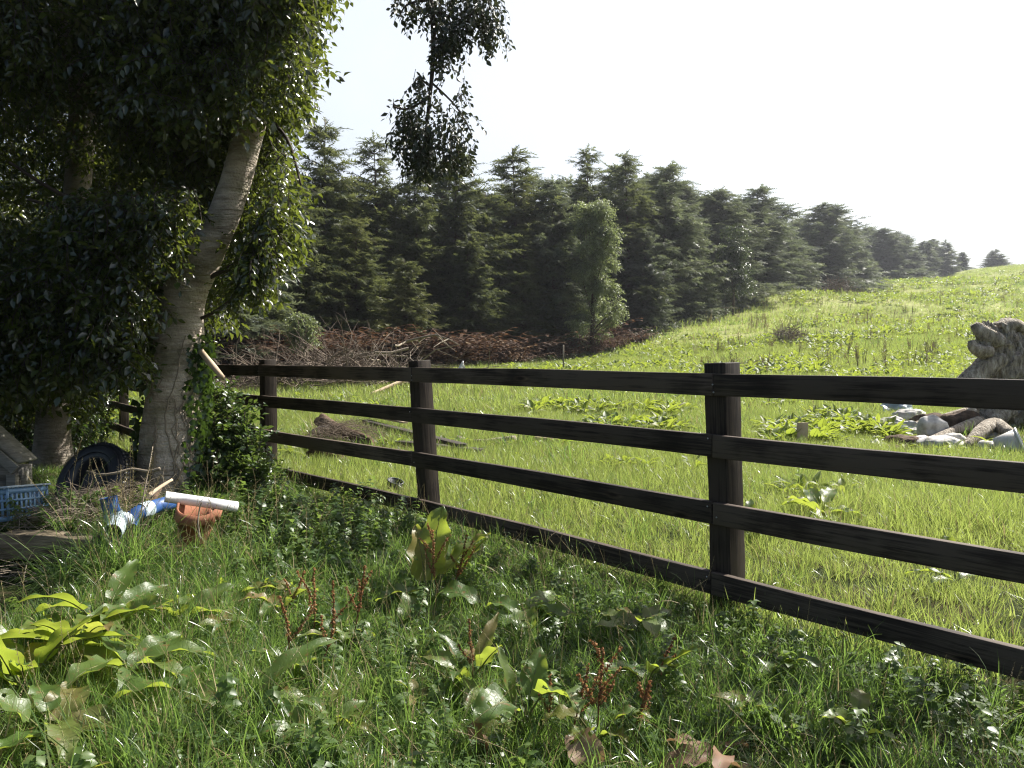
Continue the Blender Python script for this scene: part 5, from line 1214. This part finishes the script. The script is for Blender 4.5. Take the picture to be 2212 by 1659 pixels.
mb = MB(); sh = P(448, 1118, 4.93); mb.add([sh + Vector(v) for v in [(-.03, 0, -.07), (.03, .02, -.06), (.035, .02, .0), (.012, .01, .055), (-.01, 0, .02), (-.028, .014, -.07), (.028, .034, -.06), (.033, .034, 0), (.012, .024, .055), (-.01, .014, .02)]],
                                     [(0, 1, 2, 3, 4), (9, 8, 7, 6, 5), (0, 5, 6, 1), (1, 6, 7, 2), (2, 7, 8, 3), (3, 8, 9, 4), (4, 9, 5, 0)]); mb.build('shard', M_terra, pot)
# sticks
def stick(label, pts, r, mat=None, name='stick'):
    mb = MB(); q = arc([P(*p) for p in pts], 4); mb.tube(q, [r * (1 - .5 * i / len(q)) for i in range(len(q))], 7, rough=.12, seed=len(label)); o = mb.build(name, mat or M_twig, smooth=True); return tag(o, label, 'stick', 'sticks lying round the tyre')
stick('pale crooked stick lying across the front of the tyre', [(346, 1012, 5.6), (320, 1018, 5.58), (285, 1013, 5.55), (250, 1022, 5.5), (218, 1025, 5.5), (188, 1018, 5.55)], .012)
stick('straight cut stick leaning up from behind the upright blue pipe', [(320, 1072, 5.2), (345, 1053, 5.3), (372, 1036, 5.4)], .016, M_cutwood)
stick('thick rotten branch leaning on the tree foot behind the pipes', [(300, 1125, 5.1), (322, 1095, 5.3), (348, 1050, 5.5)], .024, M_rust)
stick('thin bent stick standing in the straw with a hooked top', [(432, 1165, 4.7), (428, 1130, 4.72), (431, 1100, 4.75), (436, 1085, 4.75)], .006)
stick('thin dry stalk rising past the left side of the trunk', [(300, 1140, 4.9), (312, 1060, 5.0), (324, 1000, 5.1), (330, 965, 5.2)], .005)
stick('dark twig tangled inside the lower rim of the tyre', [(215, 1085, 5.6), (255, 1062, 5.6), (290, 1050, 5.6), (318, 1040, 5.7)], .008, M_twig_dark)
stick('short stick resting on the log', [(180, 1095, 5.3), (215, 1085, 5.35), (260, 1070, 5.4)], .008)
# straw heap and litter
def straw(name, label, px, py, d, rx, n, seed, h=.08, mat=None, L=(.08, .25), cat='straw'):
    g = random.Random(seed); c = P(px, py, d); mb = MB()
    for k in range(n):
        x = g.gauss(c.x, rx); y = g.gauss(d, rx * .6); z = g1(x, y) + h * g.random() * math.exp(-((x - c.x) / rx) ** 2 * .5) + .01
        dr = Vector((g.gauss(0, 1), g.gauss(0, .6), g.gauss(0, .25))).normalized(); p = Vector((x, y, z)); l = g.uniform(*L); pts = [p]
        for i in range(3): dr = (dr + Vector((g.gauss(0, .25), g.gauss(0, .25), g.gauss(0, .15)))).normalized(); pts.append(pts[-1] + dr * l / 3)
        mb.tube(pts, [.0022, .002, .0017, .001], 3, caps=False, var=g.random())
    o = mb.build(name, mat or M_dry); return tag(o, label, cat, None, 'stuff')
straw('straw_heap', 'heap of pale dry straw between the blue bend and the pot', 345, 1160, 4.78, .16, 900, 101, .14)
straw('dry_stems', 'tangle of dry brown stems spilling over the sleepers by the crate', 130, 1130, 5.0, .35, 900, 102, .1, M_twig)
straw('dry_stems', 'dry stems and twigs scattered under the tyre', 230, 1085, 5.6, .25, 700, 103, .12, M_twig)
straw('dead_grass', 'strip of pale dead grass along the fence between the nearer posts', 1150, 1200, 4.9, .4, 900, 104, .05)
straw('dead_grass', 'dead straw at the foot of the fence under the lowest rail', 1380, 1235, 4.35, .25, 400, 105, .05)

# ------------------------------------------------------------------ things in the field
def blob(c, r, seed, sub=3, rough=.25, squash=(1, 1, 1)):
    import bmesh
    bm = bmesh.new(); bmesh.ops.create_icosphere(bm, subdivisions=sub, radius=1); g = np.random.default_rng(seed)
    V = np.array([tuple(v.co) for v in bm.verts]); d = 1 + rough * nz3(V, 1.3, seed) + rough * .45 * nz3(V, 3.2, seed + 1) + rough * .2 * nz3(V, 8, seed + 2)
    V = V * d[:, None] * np.array(squash) * r + np.array(c); F = [tuple(v.index for v in f.verts) for f in bm.faces]; bm.free(); return V, F
def rock(name, label, cat, px, py, d, r, seed, squash=(1, .8, .7), mat=None, rough=.22, group=None):
    c = P(px, py, d); V, F = blob((0, 0, 0), r, seed, 4, rough, squash); mb = MB(); mb.add(V, F); o = mb.build(name, mat or M_stone, smooth=True); o.location = c; return tag(o, label, cat, group)
# root stump at the right edge
def knot(c, r, seed, squash=(1, 1, 1)):
    """gnarled lump with ridges"""
    import bmesh
    bm = bmesh.new(); bmesh.ops.create_icosphere(bm, subdivisions=5, radius=1)
    V = np.array([tuple(v.co) for v in bm.verts]); n1 = nz3(V, 1.2, seed); n2 = nz3(V * np.array([2.2, 2.2, .8]), 1.8, seed + 1); n3 = nz3(V * np.array([2, 2, 1]), 5, seed + 2)
    d = 1 + .3 * n1 - .3 * np.abs(n2) + .1 * n3 + .05 * nz3(V, 14, seed + 9) - .1 * np.abs(nz3(V, 3.5, seed + 4)); V = V * d[:, None] * np.array(squash) * r + np.array(c); F = [tuple(v.index for v in f.verts) for f in bm.faces]; bm.free(); return V, F
SD = Gd(2150, 925); sk = SD / 11.
stump = thing('uprooted_stump', 'big weathered grey root stump standing at the right border behind the fence', 'tree stump', (PX(2150, SD), SD, g1(PX(2150, SD), SD)))
mb = MB()
for k, (px, py, dd, r, sq) in enumerate([(2158, 748, 0, .27, (1, .8, 1.1)), (2200, 765, .1, .26, (1, .8, 1.2)), (2128, 722, -.1, .16, (1, .8, 1.)), (2118, 750, -.15, .12, (1, 1, 1.2)), (2165, 800, 0, .27, (.95, .8, 1.2)), (2215, 800, .2, .33, (1, .9, 1.2)), (2150, 850, 0, .30, (1.1, .9, 1)), (2190, 890, 0, .32, (1.0, .9, .9)), (2240, 850, .2, .4, (1, 1, 1.3)), (2140, 890, -.2, .18, (1., .8, .9))]):
    V, F = knot(P(px, py, SD + dd), r * sk, 300 + k, sq); mb.add(V, F)
mb.v = [tuple(Vector(v) + (Vector((PX(2165, SD), SD, v[2])) - Vector(v)) * .1) for v in mb.v]
mb.build('root_mass', M_driftw, stump, smooth=True)
mb = MB()
for k, pts in enumerate([[(2150, 780, 0, 60), (2112, 806, -.1, 44), (2072, 835, -.2, 30), (2030, 865, -.3, 14)], [(2150, 735, -.1, 46), (2118, 716, -.2, 30), (2104, 700, -.2, 14)], [(2130, 760, -.2, 36), (2104, 752, -.3, 26), (2098, 735, -.3, 12)], [(2160, 715, 0, 46), (2184, 700, 0, 30), (2212, 712, .1, 20), (2240, 730, 0, 10)],
                         [(2170, 880, -.2, 50), (2140, 915, -.3, 36)], [(2215, 880, -.2, 60), (2260, 930, -.3, 30)],
                         [(2165, 705, -.1, 20), (2160, 696, -.1, 10)]]):
    q, w_ = trunk_path([(a, b, w, SD + d) for a, b, d, w in pts]); mb.tube(q, w_, 16, rough=.22, seed=k)
mb.build('roots', M_driftw, stump, smooth=True)
GR = 'debris lying in front of the root stump'
def grock(name, label, px, pb, wpx, seed, squash=(1, .8, .7), mat=None, rough=.22, group=None, cat='rock'):
    """rock whose foot shows at px, pb and that is wpx wide in the photograph"""
    d = Gd(px, pb); r = wpx * 1.2 / 2. / 1728 * d; c = Vector((PX(px, d), d + r * .4, g1(PX(px, d), d) + r * squash[2] * .72))
    V, F = blob((0, 0, 0), r, seed, 4, rough, squash); mb = MB(); mb.add(V, F); o = mb.build(name, mat or M_stone, smooth=True); o.location = c; return tag(o, label, cat, group)
grock('rock', 'smooth pale round rock at the foot of the root stump', 2022, 950, 56, 401, (1, .8, .85), group=GR)
grock('rock', 'brown rock wedged beside the smooth pale one', 2078, 935, 60, 402, (1.1, .8, .8), M_rust, .3, GR)
grock('rock', 'low flat grey rock before the debris, left of the white tub', 2045, 972, 70, 403, (1.2, .9, .45), M_stone, .2, GR)
grock('rock', 'small stone under the root at the back of the debris', 1975, 912, 46, 404, (1.2, .9, .6), M_stone, .3, GR)
grock('rock', 'pale chunk of rock right of the brown one', 2135, 918, 60, 405, (1, .8, .8), M_stone, .3, GR)
grock('rock', 'rough grey lump between the short driftwood and the flat rock', 2000, 968, 40, 406, (1.3, .9, .6), M_stone, .35, GR)
gq = random.Random(77)
for k in range(26):
    px_, pb_ = gq.uniform(1925, 2225), gq.uniform(918, 978); grock('rubble_stone', 'small pale broken stone in the rubble heap below the root stump', px_, pb_, gq.uniform(18, 42), 500 + k, (gq.uniform(.9, 1.5), .9, gq.uniform(.35, .75)), M_stone if gq.random() < .75 else M_rust, .38, 'small stones of the rubble heap', 'stone')
def lying(name, label, pts, seed, mat, cat, group=None, rough=.14, n=12, lift=0.):
    """pts: (px, foot y, width px, extra lift)"""
    mb = MB(); ps = []; rs = []
    for px, pb, w, lf in pts:
        d = Gd(px, pb); r = w / 2. / 1728 * d; x = PX(px, d); ps.append(Vector((x, d, g1(x, d) + r * .8 + lf))); rs.append(r)
    q = []; rr = []
    for i in range(len(ps) - 1):
        for k in range(5): q.append(ps[i].lerp(ps[i + 1], k / 5.)); rr.append(rs[i] + (rs[i + 1] - rs[i]) * k / 5.)
    q.append(ps[-1]); rr.append(rs[-1])
    for _ in range(2): q = [q[0]] + [(q[i - 1] + q[i] * 2 + q[i + 1]) / 4 for i in range(1, len(q) - 1)] + [q[-1]]
    mb.tube(q, rr, n, rough=rough, seed=seed); o = mb.build(name, mat, smooth=True); return tag(o, label, cat, group)
lying('driftwood', 'long weathered branch sloping down through the debris', [(2120, 935, 20, .14), (2080, 945, 20, .1), (2030, 958, 16, .05), (1975, 968, 9, 0)], 1, M_driftw, 'wood', GR)
lying('driftwood', 'curved pale piece of driftwood lying above the white tub', [(2085, 972, 12, 0), (2118, 960, 28, .1), (2150, 950, 32, .16), (2190, 962, 24, .08)], 2, M_driftw, 'wood', GR)
lying('driftwood', 'short flat driftwood piece at the left end of the debris', [(1930, 962, 10, 0), (1965, 958, 15, .02), (2005, 962, 11, 0)], 3, M_driftw, 'wood', GR)
lying('driftwood', 'thin forked grey branch behind the pale round rock', [(1945, 935, 8, .05), (1990, 930, 10, .1), (2060, 915, 9, .15), (2110, 905, 6, .2)], 4, M_driftw, 'wood', GR)
TD = Gd(2178, 985)
tubt = thing('white_tub', 'white plastic tub lying on its side in front of the driftwood', 'tub', (PX(2178, TD), TD, g1(PX(2178, TD), TD)), GR)
Mb_ = Matrix.Translation(P(2182, 962, TD)) @ Euler((R(62), R(35), R(40))).to_matrix().to_4x4() @ Matrix.Scale(.95, 4)
mb = MB(); mb.lathe([(0, -.16), (.15, -.16), (.19, .14), (.182, .14), (.144, -.152), (0, -.152)], 32, Mb_); mb.build('tub_body', M_dirtywhite, tubt, smooth=True)
mb = MB(); mb.lathe([(.19, .12), (.205, .125), (.205, .145), (.185, .145)], 32, Mb_, closed=True); mb.build('rim', M_white, tubt, smooth=True)
def sheet(label, px, pb, w, h, seed, rot=(0, 0, 0), mat=None, name='plastic_sheet', cat='plastic', grp=GR, lift=.05, tri=False):
    mb = MB(); g = random.Random(seed); n = 9; vs = []
    for i in range(n):
        for j in range(n):
            f = 1 - .85 * j / (n - 1) if tri else 1
            vs.append((w * f * (i / (n - 1) - .5) + g.gauss(0, w * .03), h * (j / (n - 1) - .5) + g.gauss(0, h * .03), .16 * min(w, h) * (math.sin(i * 1.1 + seed) + .6 * math.sin(j * 1.7 + i * .6)) + g.gauss(0, .03 * w)))
    mb.add(vs, [(i * n + j, (i + 1) * n + j, (i + 1) * n + j + 1, i * n + j + 1) for i in range(n - 1) for j in range(n - 1)])
    d = Gd(px, pb); x = PX(px, d)
    o = mb.build(name, mat or M_dirtywhite, smooth=True); o.location = (x, d, g1(x, d) + lift); o.rotation_euler = [R(a) for a in rot]
    s = o.modifiers.new('thick', 'SOLIDIFY'); s.thickness = .004; return tag(o, label, cat, grp)
sheet('crumpled white plastic among the dock leaves, left of the rocks', 1880, 925, .4, .28, 1, (40, 10, 20), lift=.1)
sheet('grey crumpled plastic behind the dock leaves near the top rail', 1940, 895, .5, .35, 2, (40, -10, -20), M_bluegrey, lift=.14)
sheet('white scrap of plastic right under the short driftwood', 1905, 968, .26, .2, 3, (25, 5, 50))
sheet('white plastic bag half under the thin forked branch', 1965, 935, .4, .2, 8, (60, 5, -10), lift=.1)
sheet('bright white rag standing up over the top rail, right of the second post', 997, 812, .42, .5, 4, (85, 10, 10), M_white, 'white_rag', 'rag', None, .25, True)
sheet('flat white sheet lying in the grass just under the top rail', 962, 824, 1.2, .4, 5, (12, 0, 5), M_white, 'white_sheet', 'sheet', None, .12)
def board(label, a, b, w, h, mat, grp=None, name='plank', lift=0.):
    ds = [Gd(*a), Gd(*b)]; ps = [Vector((PX(q[0], d), d, g1(PX(q[0], d), d) + h / 2 + .03 + lift)) for q, d in zip((a, b), ds)]
    o = timber(name, ps[0], ps[1], w, h, mat, None, segs=8, wob=.006, bevel=.004); return tag(o, label, 'plank', grp)
ud = Gd(1733, 965)
o = timber('plank', P(1732, 968, ud), P(1734, 913, ud), .02, 24 / 1728 * ud, M_cutwood, None, up=Vector((1, 0, 0)), segs=6, bevel=.003); tag(o, 'short pale board standing upright in the dock leaves', 'plank')
board('long dark plank lying in the grass, farther of the two', (790, 925), (1000, 985), .14, .07, M_plank_dark, 'planks in the grass', lift=.05)
board('long dark plank lying in the grass, nearer of the two', (860, 972), (1040, 990), .16, .09, M_plank_dark, 'planks in the grass')
board('pale thin plank resting on the rotten log', (800, 925), (875, 940), .1, .03, M_cutwood, 'planks in the grass', lift=.16)
lying('rotten_log', 'rotten brown log with stringy bark beside the dark planks', [(690, 945, 22, .22), (718, 955, 30, .14), (760, 965, 34, .04), (800, 975, 26, 0)], 3, M_rust, 'log', None, .4, 18)
LD = Gd(750, 965)
straw('bark_strips', 'stringy reddish bark strips over the rotten log', 745, 940, LD, .42, 1400, 106, .36, M_brush, (.1, .4), 'bark')
grock('dark_boulder', 'dark rounded lump at the left end of the rotten log', 697, 962, 58, 410, (1, .8, .8), M_plank_dark, .35)
grock('broken_block', 'broken brown block under the third rail, left of the second post', 700, 1008, 60, 411, (1.2, .8, .8), M_rust, .3, None, 'block')
lying('log', 'long thin grey log right of the dark planks', [(985, 962, 16, .05), (1010, 962, 14, 0), (1050, 962, 14, 0), (1085, 960, 17, 0), (1113, 960, 22, 0)], 4, M_driftw, 'log')
lying('log', 'short reddish log under the second rail, right of the grey one', [(1155, 957, 16, 0), (1205, 959, 14, 0)], 5, M_cutwood, 'log')
lying('pale_branch', 'pale peeled branch in the field just left of the second post', [(800, 856, 5, 0), (835, 850, 8, .1), (874, 846, 9, .25)], 6, M_cutwood, 'branch')
BD = Gd(852, 1068)
bk = thing('bucket', 'small black bucket with a white rim behind the second post', 'bucket', (PX(852, BD), BD, g1(PX(852, BD), BD))); Mk = Matrix.Translation(P(852, 1050, BD)) @ Euler((R(15), R(10), R(20))).to_matrix().to_4x4()
mb = MB(); mb.lathe([(0, -.09), (.06, -.09), (.075, .05), (.07, .05), (.055, -.085), (0, -.085)], 24, Mk); mb.build('bucket_body', M_blackpl, bk, smooth=True)
mb = MB(); mb.lathe([(.07, .045), (.08, .045), (.08, .055), (.07, .055)], 24, Mk, closed=True); mb.build('rim', M_blackpl, bk, smooth=True)
tp = P(1557, 668, 66); tpo = thing('gate_post', 'small pale wooden post with a crossbar at the far field edge', 'post', (tp.x, 66, g1(tp.x, 66)))
zz = g1(tp.x, 64.5); mb = MB(); mb.box((tp.x, 64.5, zz + .45), (.12, .12, .95)); mb.build('upright', M_twig, tpo); mb = MB(); mb.box((tp.x + .1, 64.42, zz + .85), (1.6, .05, .1)); mb.build('crossbar', M_twig, tpo)
x = PX(1217, 29); tb = MB(); tb.box((x, 29, g1(x, 29) + .5), (.05, .05, 1.05)); o = tb.build('stake', M_twig); tag(o, 'thin grey stake standing in front of the brambles', 'stake')

# ------------------------------------------------------------------ air
bpy.ops.mesh.primitive_cube_add(size=1, location=(500 / 2 - 100, 140, 10))
hz = bpy.context.object; hz.name = 'haze'; hz.data.name = 'haze'
hz.scale = (700, 360, 84); hz.location = (120, 130, 37); hz['kind'] = 'stuff'; tag(hz, 'thin bright haze in the air over the field', 'haze')
hm = bpy.data.materials.new('haze'); hm.use_nodes = True; hn = hm.node_tree.nodes; hn.remove(hn['Principled BSDF'])
pv = hn.new('ShaderNodeVolumePrincipled'); pv.inputs['Color'].default_value = (.86, .9, 1, 1); pv.inputs['Density'].default_value = .00035; pv.inputs['Anisotropy'].default_value = .5
hm.node_tree.links.new(pv.outputs[0], hn['Material Output'].inputs['Volume']); hz.data.materials.append(hm)
